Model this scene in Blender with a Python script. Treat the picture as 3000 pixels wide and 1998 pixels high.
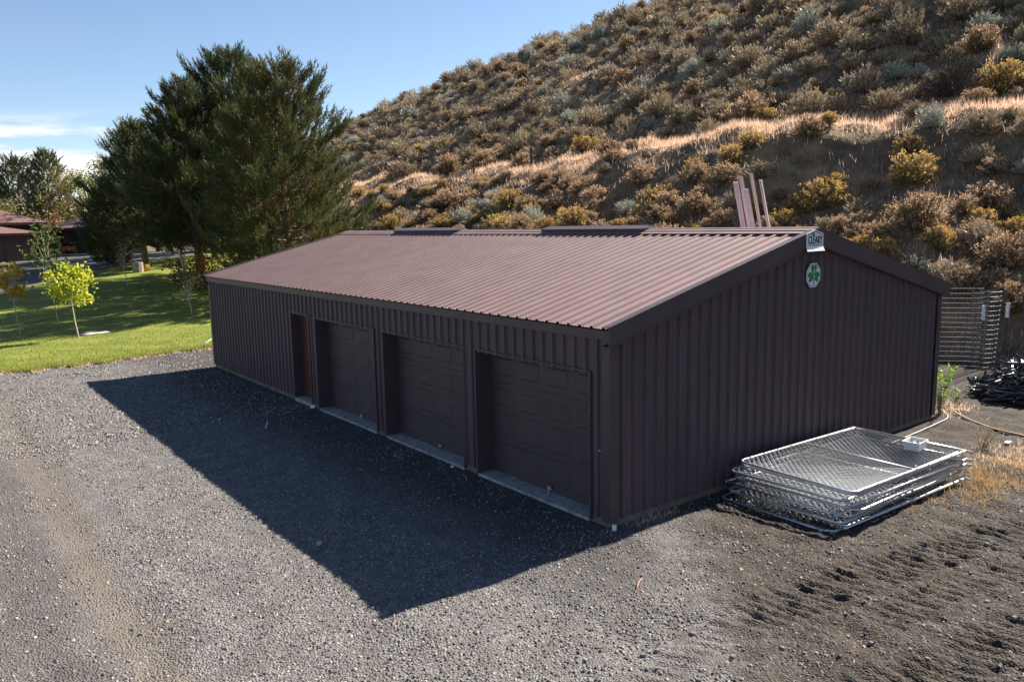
import bpy, math, random
import numpy as np
from mathutils import Vector, Matrix
for _o in list(bpy.data.objects): bpy.data.objects.remove(_o)
SC = bpy.context.scene
COL = SC.collection
R = math.radians

# ------------------------------------------------------------------ camera
_yaw, _pit, _rol = .651743, -.146671, -.0192165
_f = Vector((math.sin(_yaw)*math.cos(_pit), math.cos(_yaw)*math.cos(_pit), math.sin(_pit)))
_r = Vector((math.cos(_yaw), -math.sin(_yaw), 0)); _u = _r.cross(_f)
_r2 = math.cos(_rol)*_r + math.sin(_rol)*_u; _u2 = -math.sin(_rol)*_r + math.cos(_rol)*_u
CAMLOC = Vector((-7.3159, -7.4743, 4.13))
cd = bpy.data.cameras.new('camera'); cam = bpy.data.objects.new('camera', cd); COL.objects.link(cam)
cam.matrix_world = Matrix(((_r2.x, _u2.x, -_f.x, CAMLOC.x), (_r2.y, _u2.y, -_f.y, CAMLOC.y), (_r2.z, _u2.z, -_f.z, CAMLOC.z), (0, 0, 0, 1)))
cd.sensor_width = 36; cd.lens = 28.12; cd.clip_start = .1; cd.clip_end = 6000
SC.camera = cam

# ------------------------------------------------------------------ sky, sun, exposure
SUN_ELEV = R(38.3); SUN_AZ = R(87.6)          # azimuth from +Y towards +X
w = bpy.data.worlds.new('World'); SC.world = w; w.use_nodes = True
nt = w.node_tree; nd = nt.nodes; lk = nt.links
for n in list(nd): nd.remove(n)
wo = nd.new('ShaderNodeOutputWorld'); bg = nd.new('ShaderNodeBackground'); sky = nd.new('ShaderNodeTexSky')
sky.sky_type = 'NISHITA'; sky.sun_disc = False; sky.sun_elevation = SUN_ELEV; sky.sun_rotation = SUN_AZ
sky.altitude = 400; sky.air_density = .85; sky.dust_density = .25; sky.ozone_density = 1.4
bg.inputs['Strength'].default_value = .052
tc = nd.new('ShaderNodeTexCoord'); sep = nd.new('ShaderNodeSeparateXYZ'); lk.new(tc.outputs['Generated'], sep.inputs[0])
mp = nd.new('ShaderNodeMapping'); mp.inputs['Scale'].default_value = (5.0, 5.0, 34); mp.inputs['Location'].default_value = (.35, .1, 1.1); lk.new(tc.outputs['Generated'], mp.inputs[0])
cn = nd.new('ShaderNodeTexNoise'); cn.inputs['Scale'].default_value = 1.0; cn.inputs['Detail'].default_value = 7; cn.inputs['Roughness'].default_value = .55; lk.new(mp.outputs[0], cn.inputs['Vector'])
cr = nd.new('ShaderNodeMapRange'); cr.interpolation_type = 'SMOOTHSTEP'; cr.inputs['From Min'].default_value = .44; cr.inputs['From Max'].default_value = .58; lk.new(cn.outputs['Fac'], cr.inputs['Value'])
el = nd.new('ShaderNodeMapRange'); el.interpolation_type = 'SMOOTHSTEP'; el.inputs['From Min'].default_value = .135; el.inputs['From Max'].default_value = .095; lk.new(sep.outputs['Z'], el.inputs['Value'])
mu = nd.new('ShaderNodeMath'); mu.operation = 'MULTIPLY'; lk.new(cr.outputs[0], mu.inputs[0]); lk.new(el.outputs[0], mu.inputs[1])
m2 = nd.new('ShaderNodeMath'); m2.operation = 'MULTIPLY'; m2.inputs[1].default_value = .85; lk.new(mu.outputs[0], m2.inputs[0])
mx = nd.new('ShaderNodeMix'); mx.data_type = 'RGBA'; mx.inputs['B'].default_value = (7.2, 7.0, 6.9, 1)
lk.new(m2.outputs[0], mx.inputs['Factor']); lk.new(sky.outputs[0], mx.inputs['A']); lk.new(mx.outputs['Result'], bg.inputs['Color']); lk.new(bg.outputs[0], wo.inputs[0])
sd = bpy.data.lights.new('sun', 'SUN'); so = bpy.data.objects.new('sun', sd); COL.objects.link(so)
sd.energy = 5.0; sd.angle = R(.53); sd.color = (1, .90, .77)
_sdir = Vector((math.cos(SUN_ELEV)*math.sin(SUN_AZ), math.cos(SUN_ELEV)*math.cos(SUN_AZ), math.sin(SUN_ELEV)))
so.rotation_euler = _sdir.to_track_quat('Z', 'Y').to_euler(); so.location = (40, 0, 60)
vs = SC.view_settings; vs.view_transform = 'Standard'; vs.look = 'None'; vs.gamma = 1; vs.exposure = 1.66
SC.cycles.max_bounces = 6; SC.cycles.transparent_max_bounces = 12

# ------------------------------------------------------------------ helpers
def tag(o, label=None, cat=None, group=None, kind=None):
    if label: o['label'] = label
    if cat: o['category'] = cat
    if group: o['group'] = group
    if kind: o['kind'] = kind
    return o
def new(name, data, parent=None):
    o = bpy.data.objects.new(name, data); COL.objects.link(o)
    if parent is not None: o.parent = parent
    return o
def empty(name, loc=(0, 0, 0), rz=0, **k):
    o = new(name, None); o.location = loc; o.rotation_euler = (0, 0, rz); o.empty_display_size = .2
    return tag(o, **k)
def npmesh(name, V, F, mats, mi=None, smooth=False):
    """V (n,3) floats, F (m,3|4) ints -> mesh datablock"""
    V = np.asarray(V, np.float32); F = np.asarray(F, np.int32); m, k = F.shape
    me = bpy.data.meshes.new(name)
    me.vertices.add(len(V)); me.vertices.foreach_set('co', V.ravel())
    me.loops.add(m*k); me.loops.foreach_set('vertex_index', F.ravel())
    me.polygons.add(m); me.polygons.foreach_set('loop_start', np.arange(m, dtype=np.int32)*k)
    me.polygons.foreach_set('loop_total', np.full(m, k, np.int32))
    for a in (mats if isinstance(mats, (list, tuple)) else [mats]): me.materials.append(a)
    if mi is not None: me.polygons.foreach_set('material_index', np.asarray(mi, np.int32))
    if smooth: me.polygons.foreach_set('use_smooth', np.ones(m, bool))
    me.update(); me.validate()
    return me
class MB:
    """collects shapes for one mesh"""
    def __init__(s): s.v = []; s.f = []; s.m = []; s.mi = 0
    def add(s, vs, fs):
        b = len(s.v); s.v += [tuple(v) for v in vs]; s.f += [tuple(i+b for i in f) for f in fs]; s.m += [s.mi]*len(fs); return s
    def box(s, x0, x1, y0, y1, z0, z1, mat=None):
        v = [(x, y, z) for z in (z0, z1) for y in (y0, y1) for x in (x0, x1)]
        if mat is not None: v = [tuple(mat @ Vector(q)) for q in v]
        return s.add(v, [(0, 2, 3, 1), (4, 5, 7, 6), (0, 1, 5, 4), (2, 6, 7, 3), (0, 4, 6, 2), (1, 3, 7, 5)])
    def prism(s, poly, axis, a, b):
        """poly of 2D points extruded along axis from a to b"""
        n = len(poly)
        def P(q, t): return {'x': (t, q[0], q[1]), 'y': (q[0], t, q[1]), 'z': (q[0], q[1], t)}[axis]
        v = [P(q, a) for q in poly] + [P(q, b) for q in poly]
        return s.add(v, [tuple(range(n))[::-1], tuple(range(n, 2*n))] + [(i, (i+1) % n, n+(i+1) % n, n+i) for i in range(n)])
    def tube(s, pts, r, n=6, closed=False, caps=True):
        pts = [Vector(p) for p in pts]; m = len(pts); rr = r if isinstance(r, (list, tuple)) else [r]*m
        vs = []; up = None
        for i, p in enumerate(pts):
            if closed: t = pts[(i+1) % m]-pts[i-1]
            else: t = pts[min(i+1, m-1)]-pts[max(i-1, 0)]
            t.normalize()
            if up is None: up = Vector((0, 0, 1)) if abs(t.z) < .9 else Vector((1, 0, 0))
            a = t.cross(up); a.normalize(); b = a.cross(t); up = b
            vs += [p+rr[i]*(math.cos(6.28319*k/n)*a+math.sin(6.28319*k/n)*b) for k in range(n)]
        fs = []
        for i in range(m if closed else m-1):
            j = (i+1) % m
            fs += [(i*n+k, i*n+(k+1) % n, j*n+(k+1) % n, j*n+k) for k in range(n)]
        if caps and not closed: fs += [tuple(range(n))[::-1], tuple(range((m-1)*n, m*n))]
        return s.add(vs, fs)
    def mesh(s, name, mats, smooth=False):
        me = bpy.data.meshes.new(name); me.from_pydata(s.v, [], s.f)
        for a in (mats if isinstance(mats, (list, tuple)) else [mats]): me.materials.append(a)
        if any(s.m): me.polygons.foreach_set('material_index', s.m)
        if smooth: me.polygons.foreach_set('use_smooth', [True]*len(s.f))
        me.update(); return me
    def build(s, name, mats, parent=None, smooth=False, loc=None):
        o = new(name, s.mesh(name, mats, smooth), parent)
        if loc: o.location = loc
        return o
def box(name, mat, parent, *b): return MB().box(*b).build(name, mat, parent)

# ------------------------------------------------------------------ materials
def material(name):
    m = bpy.data.materials.new(name); m.use_nodes = True; t = m.node_tree
    return m, t, t.nodes['Principled BSDF'], t.nodes['Material Output']
def N(t, kind, **k):
    n = t.nodes.new('ShaderNode'+kind)
    for a, b in k.items():
        if a.startswith('i_'): n.inputs[a[2:].replace('_', ' ')].default_value = b
        else: setattr(n, a, b)
    return n
def noise(t, vec, scale, detail=4, rough=.55):
    n = N(t, 'TexNoise', i_Scale=scale, i_Detail=detail, i_Roughness=rough)
    if vec is not None: t.links.new(vec, n.inputs['Vector'])
    return n.outputs['Fac']
def ramp(t, fac, stops):
    n = N(t, 'ValToRGB'); e = n.color_ramp.elements
    while len(e) > len(stops): e.remove(e[-1])
    while len(e) < len(stops): e.new(.5)
    for a, (p, c) in zip(e, stops): a.position = p; a.color = (*c, 1) if len(c) == 3 else c
    t.links.new(fac, n.inputs[0]); return n.outputs[0]
def mixc(t, fac, a, b, mode='MIX'):
    n = N(t, 'Mix', data_type='RGBA', blend_type=mode)
    for s, v in (('Factor', fac), ('A', a), ('B', b)):
        if hasattr(v, 'links'): t.links.new(v, n.inputs[s])
        elif s == 'Factor': n.inputs[s].default_value = v
        else: n.inputs[s].default_value = (*v, 1)
    return n.outputs['Result']
def math_(t, op, a, b=None, c=None):
    n = N(t, 'Math', operation=op)
    for i, v in enumerate((a, b, c)):
        if v is None: continue
        if hasattr(v, 'links'): t.links.new(v, n.inputs[i])
        else: n.inputs[i].default_value = v
    return n.outputs[0]
def mrange(t, v, a, b, c=0, d=1):
    n = N(t, 'MapRange', interpolation_type='SMOOTHSTEP'); n.inputs['From Min'].default_value = a; n.inputs['From Max'].default_value = b
    n.inputs['To Min'].default_value = c; n.inputs['To Max'].default_value = d; t.links.new(v, n.inputs['Value']); return n.outputs[0]
def bump(t, h, strength, dist, prev=None):
    n = N(t, 'Bump', i_Strength=strength, i_Distance=dist); t.links.new(h, n.inputs['Height'])
    if prev is not None: t.links.new(prev, n.inputs['Normal'])
    return n.outputs[0]
def simple(name, col, rough=.6, metal=0, var=.15, scale=6, bmp=0, bscale=40, spec=.5):
    m, t, b, o = material(name); co = N(t, 'TexCoord').outputs['Object']
    f = noise(t, co, scale, 5); lo = tuple(c*(1-var) for c in col); hi = tuple(min(1, c*(1+var)) for c in col)
    t.links.new(ramp(t, f, [(.3, lo), (.7, hi)]), b.inputs['Base Color'])
    b.inputs['Roughness'].default_value = rough; b.inputs['Metallic'].default_value = metal; b.inputs['Specular IOR Level'].default_value = spec
    if bmp: t.links.new(bump(t, noise(t, co, bscale, 4), bmp, .01), b.inputs['Normal'])
    return m
def leafy(name, stops, trans=.35, rough=.6, island=True):
    """foliage: per-leaf and per-plant colour variation, light passing through"""
    m, t, b, o = material(name)
    g = N(t, 'NewGeometry').outputs['Random Per Island']; oi = N(t, 'ObjectInfo').outputs['Random']
    f = math_(t, 'ADD', math_(t, 'MULTIPLY', g, .6), math_(t, 'MULTIPLY', oi, .4))
    c = ramp(t, f, stops); t.links.new(c, b.inputs['Base Color']); b.inputs['Roughness'].default_value = rough; b.inputs['Specular IOR Level'].default_value = .25
    tr = N(t, 'BsdfTranslucent'); t.links.new(c, tr.inputs[0]); mxs = N(t, 'MixShader', i_Fac=trans)
    t.links.new(b.outputs[0], mxs.inputs[1]); t.links.new(tr.outputs[0], mxs.inputs[2]); t.links.new(mxs.outputs[0], o.inputs[0])
    return m
# ------------------------------------------------------------------ terrain shape (metres)
def sst(a,b,x):
    t=np.clip((x-a)/(b-a),0,1); return t*t*(3-2*t)
def make_noise(seed,scale,n=14):
    r=np.random.RandomState(seed); a=r.rand(n)*2*np.pi; k=(2*np.pi/scale)*(.6+.9*r.rand(n)); ph=r.rand(n)*2*np.pi
    kx,ky=k*np.cos(a),k*np.sin(a)
    def f(x,y):
        s=0
        for i in range(n): s=s+np.sin(kx[i]*x+ky[i]*y+ph[i]+1.3*np.sin(ky[i]*.7*x-kx[i]*.7*y+ph[i]*2))
        return s/np.sqrt(n)
    return f
N1,N2,N3=make_noise(1,9),make_noise(2,2.4),make_noise(3,.8)
def ground_z(x,y):
    rise=2.0*sst(26,84,y)
    tilt=.055*(np.clip(x,-18,13)-3)*sst(21,36,y)*(1-sst(62,80,y))
    return rise+tilt
YB=np.array([-60,-10,8,16,20,33,45,66,120,400.]);XB=np.array([37,34,31,28.7,28.5,32.3,33.2,33.2,33,33.])
def xb(y): return np.interp(y,YB,XB)
CY=np.array([-100,-20,20,50,66,80,90,102,115,190,260,400.]);CZ=np.array([60,52,42,34.6,32.2,31,29.3,27,24.5,8,1,-1.])
KRU=np.array([-60,-16.5,-15,-12.4,-6.9,-2.8,-1.4,1.6]);KRZ=np.array([-22,-.6,.15,2.45,4.4,8.15,8.45,8.65])
KLU=np.array([-60,-17.5,-15.5,-3.4,-1.5,1.4]);KLZ=np.array([-22,-.5,.3,7.3,8.35,8.6])
def hill_raw(x,y):
    u=x-xb(y)
    zr=np.interp(u,KRU,KRZ)+.61*np.maximum(0,u-1.6); zl=np.interp(u,KLU,KLZ)+.61*np.maximum(0,u-1.4)
    w=sst(19,36,y); z=zr*(1-w)+zl*w
    z=z*(1-.75*sst(108,200,y)*(z>0))
    c=np.interp(y,CY,CZ); k=1.2
    return -np.logaddexp(-z/k,-c/k)*k
def hill_z(x,y):
    z=0
    for d in (-.7,0,.7): z=z+hill_raw(x+d,y)/3
    lv=sst(0.2,3,z)
    return z+lv*(.34*N1(x,y)+.15*N2(x,y))+.03*N3(x,y)*lv
def surf(x,y): return np.maximum(ground_z(x,y),hill_z(x,y))
rng = np.random.RandomState(7)

# ---- ground material: grey crushed gravel, tan ruts, dark soil beside the shed, dry earth far off
def ground_material():
    m, t, b, o = material('gravel_and_soil'); co = N(t, 'TexCoord').outputs['Object']
    sp = N(t, 'SeparateXYZ'); t.links.new(co, sp.inputs[0]); X, Y = sp.outputs[0], sp.outputs[1]
    v1 = N(t, 'TexVoronoi', i_Scale=42.0); t.links.new(co, v1.inputs['Vector'])
    v2 = N(t, 'TexVoronoi', i_Scale=95.0); t.links.new(co, v2.inputs['Vector'])
    s1 = N(t, 'SeparateColor'); t.links.new(v1.outputs['Color'], s1.inputs[0])
    s2 = N(t, 'SeparateColor'); t.links.new(v2.outputs['Color'], s2.inputs[0])
    big = noise(t, co, .55, 5, .6); mid = noise(t, co, 2.3, 6, .65); fin = noise(t, co, 14, 5, .7)
    st = math_(t, 'ADD', math_(t, 'MULTIPLY', s1.outputs[0], .6), math_(t, 'MULTIPLY', s2.outputs[1], .4))
    grav = ramp(t, st, [(.1, (0.057, 0.057, 0.063)), (.45, (0.124, 0.119, 0.123)), (.75, (0.200, 0.193, 0.187)), (.97, (0.375, 0.343, 0.313))])
    grav = mixc(t, mrange(t, mid, .35, .75), grav, (0.101, 0.095, 0.094), 'MIX')
    n_ = N(t, 'Mix', data_type='RGBA'); 
    dust = ramp(t, fin, [(.3, (.10, .088, .076)), (.7, (.165, .145, .123))])
    # ruts along the drive
    xr = math_(t, 'ADD', X, math_(t, 'MULTIPLY', math_(t, 'SUBTRACT', big, .5), 1.5))
    r1 = math_(t, 'ABSOLUTE', math_(t, 'ADD', xr, 5.75)); r2 = math_(t, 'ABSOLUTE', math_(t, 'ADD', xr, 7.5))
    rut = math_(t, 'MAXIMUM', mrange(t, r1, .42, .12), mrange(t, r2, .8, .2))
    rut = math_(t, 'MULTIPLY', rut, mrange(t, mid, .3, .6, .4, .9))
    pk = math_(t, 'MULTIPLY', mrange(t, xr, -5.6, -6.4), .55)
    col = mixc(t, pk, grav, ramp(t, fin, [(.3, (.052, .048, .046)), (.7, (.085, .078, .073))]))
    col = mixc(t, rut, col, dust)
    # dusty patches
    pt = mrange(t, math_(t, 'ADD', math_(t, 'MULTIPLY', big, .7), math_(t, 'MULTIPLY', mid, .3)), .56, .68, 0, .5)
    col = mixc(t, pt, col, dust)
    # dark soil south and east of the shed
    sd_ = math_(t, 'SUBTRACT', math_(t, 'MULTIPLY', math_(t, 'SUBTRACT', X, .2), .75), math_(t, 'MULTIPLY', math_(t, 'ADD', Y, .6), .66))
    sd_ = math_(t, 'ADD', sd_, math_(t, 'MULTIPLY', math_(t, 'SUBTRACT', mid, .5), 2.2))
    soil = ramp(t, math_(t, 'ADD', math_(t, 'MULTIPLY', fin, .6), math_(t, 'MULTIPLY', mid, .4)), [(.3, (0.023, 0.018, 0.016)), (.52, (0.040, 0.033, 0.028)), (.72, (0.077, 0.064, 0.051))])
    soil = mixc(t, math_(t, 'MULTIPLY', mrange(t, s1.outputs[1], .72, .9), .6), soil, (.11, .103, .098))
    soil = mixc(t, mrange(t, big, .56, .72, 0, .55), soil, (.088, .074, .063))
    sm = mrange(t, sd_, -.2, 1.1)
    col = mixc(t, sm, col, soil)
    # shade along the door wall, painted into the gravel colour
    wall_shade = math_(t, 'MULTIPLY', mrange(t, X, -2.6, -.6), mrange(t, sd_, .3, -.6)); col = mixc(t, math_(t, 'MULTIPLY', wall_shade, .7), col, (.038, .036, .036))
    far = mrange(t, Y, 34, 48); col = mixc(t, far, col, ramp(t, mid, [(.3, (.09, .07, .045)), (.7, (.17, .135, .085))]))
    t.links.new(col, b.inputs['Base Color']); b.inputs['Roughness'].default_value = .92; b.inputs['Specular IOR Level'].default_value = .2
    h = math_(t, 'ADD', math_(t, 'MULTIPLY', v1.outputs['Distance'], -.8), math_(t, 'MULTIPLY', fin, .6))
    n1 = bump(t, h, .9, .03); t.links.new(bump(t, mid, .25, .08, n1), b.inputs['Normal'])
    return m
M_ground = ground_material()
TRK = [([(-.5, -2.72), (.5, -2.88), (1.6, -3.0), (3.1, -3.28), (4.6, -3.75)], .34, 1.0), ([(-1.2, -4.15), (-.3, -4.4), (1.4, -4.68), (2.4, -4.9)], .32, 1.0),
       ([(-2.6, -2.95), (-1.6, -2.72), (-.7, -2.62)], .22, .5), ([(.4, -3.62), (1.7, -3.72), (3.2, -4.1)], .22, .8)]
NT = make_noise(11, .7); NR = make_noise(12, .25); NW = make_noise(13, 1.6); NG = make_noise(14, .11)
def near_relief(x, y):
    z = .012*NW(x, y)+.006*NT(x, y)
    z = z-.025*np.exp(-((x+5.75)/.28)**2)*(y > -6)-.02*np.exp(-((x+7.5)/.35)**2)
    soil = sst(-.2, 1.4, .75*(x-.2)-.66*(y+.6))
    z = z+soil*(.012*NT(x, y)+.005*NR(x, y)+.004*NG(x, y))
    for pts, hw, amp in TRK:
        P = np.array(pts); best = np.full(x.shape, 9.); al = np.zeros(x.shape); ac = np.zeros(x.shape); run = 0
        for a, c in zip(P[:-1], P[1:]):
            d = c-a; L = np.hypot(*d); d = d/L; tx = (x-a[0])*d[0]+(y-a[1])*d[1]; cr_ = -(x-a[0])*d[1]+(y-a[1])*d[0]
            tq = np.clip(tx, 0, L); ds = np.hypot(x-a[0]-tq*d[0], y-a[1]-tq*d[1]); k = ds < best
            best = np.where(k, ds, best); al = np.where(k, run+tx, al); ac = np.where(k, cr_, ac); run += L
        mk = 1-sst(hw*.75, hw*1.1, best); rg = np.exp(-((best-hw*1.15)/.09)**2)
        br = np.sin((al+.30*ac+.012*NT(x, y))*2*np.pi/.17); br = np.clip(br*1.6, -1, 1)
        brk = sst(-1.9, -.3, NW(x*1.3+4, y*1.3))
        z = z+amp*(mk*(.021*br*brk*(.75+.35*NT(x*1.7, y*1.7))-.018)+.016*rg*(.6+.4*NR(x, y)))
    return z
def build_ground():
    xs = np.concatenate([-np.geomspace(2500, 14, 26), np.arange(-12, -8.4, .5), np.arange(-8.4, -2.6, .075), np.arange(-2.6, 5, .027), np.arange(5, 11, .09), np.arange(11, 30, 1.2), np.geomspace(31, 2500, 22)])
    ys = np.concatenate([-np.geomspace(2500, 9, 22), np.arange(-8, -5.1, .2), np.arange(-5.1, -2.3, .027), np.arange(-2.3, 4, .06), np.arange(4, 20, .2), np.arange(20, 90, 1.5), np.geomspace(92, 3000, 24)])
    Xg, Yg = np.meshgrid(xs, ys); Z = ground_z(Xg, Yg)
    fade = sst(-9, -8, Xg)*(1-sst(13, 15, Xg))*sst(-7, -6, Yg)*(1-sst(17, 20, Yg))
    ins = (Xg > -.12) & (Xg < 9.3) & (Yg > -.12) & (Yg < 17.)          # flat beneath the shed
    Z = Z+np.where(fade > 0, near_relief(Xg, Yg)*fade, 0)*np.where(ins, .0, 1)
    nx, ny = len(xs), len(ys); I = np.arange(nx*ny).reshape(ny, nx)
    F = np.stack([I[:-1, :-1], I[:-1, 1:], I[1:, 1:], I[1:, :-1]], -1).reshape(-1, 4)
    o = new('ground', npmesh('ground', np.stack([Xg, Yg, Z], -1).reshape(-1, 3), F, M_ground, smooth=True)); o['kind'] = 'structure'
build_ground()

# ---- loose stones lying on the drive
def basis(d):
    d = d/np.linalg.norm(d, axis=1, keepdims=True); a = np.where(np.abs(d[:, 2:3]) < .9, [[0, 0, 1.]], [[1., 0, 0]])
    u = np.cross(a, d); u /= np.linalg.norm(u, axis=1, keepdims=True); return u, np.cross(d, u), d
def scatter(tv, tf, pos, dirs, scale, roll=None, rs=rng, wid=None):
    """copies of a template (axis +Z, tv (k,3), tf (m,3)) -> V,F arrays"""
    n = len(pos); u, v, d = basis(np.asarray(dirs, float)); a = rs.rand(n)*6.283 if roll is None else roll
    c, s = np.cos(a)[:, None], np.sin(a)[:, None]; u, v = u*c+v*s, v*c-u*s
    sc = np.asarray(scale, float)[:, None, None]; wd = sc if wid is None else np.asarray(wid, float)[:, None, None]
    V = pos[:, None, :]+wd*(tv[None, :, 0:1]*u[:, None]+tv[None, :, 1:2]*v[:, None])+sc*tv[None, :, 2:3]*d[:, None]
    F = tf[None]+(np.arange(n)*len(tv))[:, None, None]
    return V.reshape(-1, 3), F.reshape(-1, tf.shape[1])
def stone_mat():
    m, t, b, o = material('crushed_stone'); g = N(t, 'NewGeometry').outputs['Random Per Island']
    t.links.new(ramp(t, g, [(0, (0.053, 0.054, 0.058)), (.4, (0.115, 0.114, 0.115)), (.75, (0.178, 0.169, 0.162)), (.93, (0.300, 0.271, 0.244)), (1, (0.338, 0.316, 0.299))]), b.inputs['Base Color'])
    b.inputs['Roughness'].default_value = .9; b.inputs['Specular IOR Level'].default_value = .2; return m
M_stone = stone_mat()
def lawn_near_edge(x): return np.interp(x, [-40, -12, -5.25, -2.45, 1.2], [17.5, 19.6, 20.05, 20.1, 20.9])-.1
def gravel():
    rs = np.random.RandomState(5); n = 150000
    x = rs.uniform(-8.2, 7, n); y = -5.3+15.5*rs.rand(n)**1.5
    keep = ~((x > -.1) & (y > -.1))
    s = .75*(x-.2)-.66*(y+.6)+.8*NW(x, y)
    dens = np.where(s > .3, .28, 1.0)*np.where(np.abs(x+5.75+.3*NW(x*.4, y*.4)) < .28, .12, 1)*np.where(x < -6.2, .4, 1)*np.where((x > -2.4) & (y > .5), .55, 1)
    dens = dens*(.55+.45*sst(-.6, .8, NW(x*.8+3, y*.8)))
    for pts, hw, amp in TRK:
        P = np.array(pts)
        for a, c in zip(P[:-1], P[1:]):
            d_ = c-a; tq = np.clip(((x-a[0])*d_[0]+(y-a[1])*d_[1])/(d_@d_), 0, 1); dens = np.where(np.hypot(x-a[0]-tq*d_[0], y-a[1]-tq*d_[1]) < hw*1.05, dens*.12, dens)
    keep &= rs.rand(n) < dens*.72; x, y = x[keep], y[keep]; n = len(x)
    ov = np.array([[-1, -.8, -.6], [1, -.9, -.6], [.9, .9, -.6], [-.9, 1, -.6], [-.62, -.5, .55], [.7, -.6, .5], [.55, .62, .6], [-.6, .55, .5]]); of = np.array([[4, 5, 6, 7], [0, 1, 5, 4], [1, 2, 6, 5], [2, 3, 7, 6], [3, 0, 4, 7]])
    far = rs.rand(16000), rs.rand(16000); fx = -9+9.6*far[0]; fy = 9.5+11*far[1]**1.2; kf = (fy < lawn_near_edge(fx)) & ~((fx > -.1) & (fy < 17)); x = np.r_[x, fx[kf]]; y = np.r_[y, fy[kf]]; n = len(x)
    sz = .0075+.0095*rs.rand(n)**2+.004*(rs.rand(n) < .02)+.003*np.exp(-((x+1.9)/.9)**2-((y+2.7)/.8)**2)
    sz = sz*np.where(y > 9.5, 1.5, 1)
    z = ground_z(x, y)+near_relief(x, y)
    d = rs.randn(n, 3)*.3+[0, 0, 1]
    V, F = scatter(ov, of, np.stack([x, y, z+sz*.25], 1), d, sz, rs=rs)
    V = V+rs.randn(*V.shape)*.0026
    o = new('gravel', npmesh('gravel', V, F, M_stone)); tag(o, 'loose grey crushed gravel scattered over the yard', 'gravel', kind='stuff')
gravel()

# ---- hillside
def hill_material():
    m, t, b, o = material('dry_hill_soil'); co = N(t, 'TexCoord').outputs['Object']
    big = noise(t, co, .16, 5, .6); mid = noise(t, co, 1.1, 6, .65); fin = noise(t, co, 7, 5, .7)
    f = math_(t, 'ADD', math_(t, 'MULTIPLY', mid, .55), math_(t, 'MULTIPLY', fin, .45))
    soil = ramp(t, f, [(.3, (0.069, 0.050, 0.035)), (.55, (0.139, 0.102, 0.070)), (.75, (0.231, 0.171, 0.117))])
    straw = ramp(t, f, [(.3, (0.157, 0.108, 0.061)), (.7, (0.333, 0.235, 0.136))])
    t.links.new(mixc(t, math_(t, 'MAXIMUM', mrange(t, math_(t, 'ADD', math_(t, 'MULTIPLY', big, .6), math_(t, 'MULTIPLY', mid, .4)), .42, .6, 0, .8), N(t, 'Attribute', attribute_name='straw_cover').outputs['Fac']), soil, straw), b.inputs['Base Color'])
    b.inputs['Roughness'].default_value = .95; b.inputs['Specular IOR Level'].default_value = .1
    t.links.new(bump(t, fin, .5, .12, bump(t, mid, .6, .45)), b.inputs['Normal']); return m
M_hill = hill_material()
def build_hill():
    xs = np.concatenate([np.arange(9.4, 38, .33), np.arange(38, 75, .8), np.arange(75, 200, 4)]); ys = np.concatenate([np.arange(-60, -4, 2.), np.arange(-4, 62, .36), np.arange(62, 125, .9), np.arange(125, 330, 5)])
    Xg, Yg = np.meshgrid(xs, ys); Z = hill_z(Xg, Yg); nx, ny = len(xs), len(ys); I = np.arange(nx*ny).reshape(ny, nx)
    F = np.stack([I[:-1, :-1], I[:-1, 1:], I[1:, 1:], I[1:, :-1]], -1).reshape(-1, 4)
    ok = (Z-ground_z(Xg, Yg) > -1.2).ravel(); F = F[ok[F].any(1)]
    us = np.unique(F); mp_ = np.full(nx*ny, -1); mp_[us] = np.arange(len(us))
    o = new('hillside', npmesh('hillside', np.stack([Xg, Yg, Z], -1).reshape(-1, 3)[us], mp_[F], M_hill, smooth=True)); o['kind'] = 'structure'
    u = Xg-xb(Yg); cov = np.exp(-((u+.2)/2.1)**2)+.85*sst(44, 58, Yg)*(u < -2)*sst(-.6, .6, N1(Xg, Yg)); at_ = o.data.attributes.new('straw_cover', 'FLOAT', 'POINT'); at_.data.foreach_set('value', np.clip(cov, 0, 1).ravel()[us].astype(np.float32))
build_hill()

# ---- lawn and paved drive beyond it
def lawn_material():
    m, t, b, o = material('mown_grass'); co = N(t, 'TexCoord').outputs['Object']
    mid = noise(t, co, .7, 6, .65); fin = noise(t, co, 16, 4, .7)
    f = math_(t, 'ADD', math_(t, 'MULTIPLY', mid, .6), math_(t, 'MULTIPLY', fin, .4))
    t.links.new(ramp(t, f, [(.3, (0.074, 0.106, 0.016)), (.5, (0.146, 0.177, 0.029)), (.68, (0.256, 0.248, 0.049)), (.8, (0.364, 0.293, 0.085))]), b.inputs['Base Color'])
    b.inputs['Roughness'].default_value = .8; b.inputs['Specular IOR Level'].default_value = .2
    t.links.new(bump(t, fin, .7, .06), b.inputs['Normal']); return m
M_lawn = lawn_material()
NE = make_noise(21, 1.3); NE2 = make_noise(22, .35)
def lawn_near(x): return np.interp(x, [-40, -12, -5.25, -2.45, 1.2, 6, 16], [17.5, 19.6, 20.05, 20.1, 20.9, 22.6, 26])+.14*NE(x, x*0)+.05*NE2(x, x*0)
def lawn_far(x): return np.interp(x, [-40, -14, -8, -2.57, .9, 6.1, 8, 16], [20.5, 37, 44, 49.6, 54.5, 59.8, 61, 64])
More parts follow.
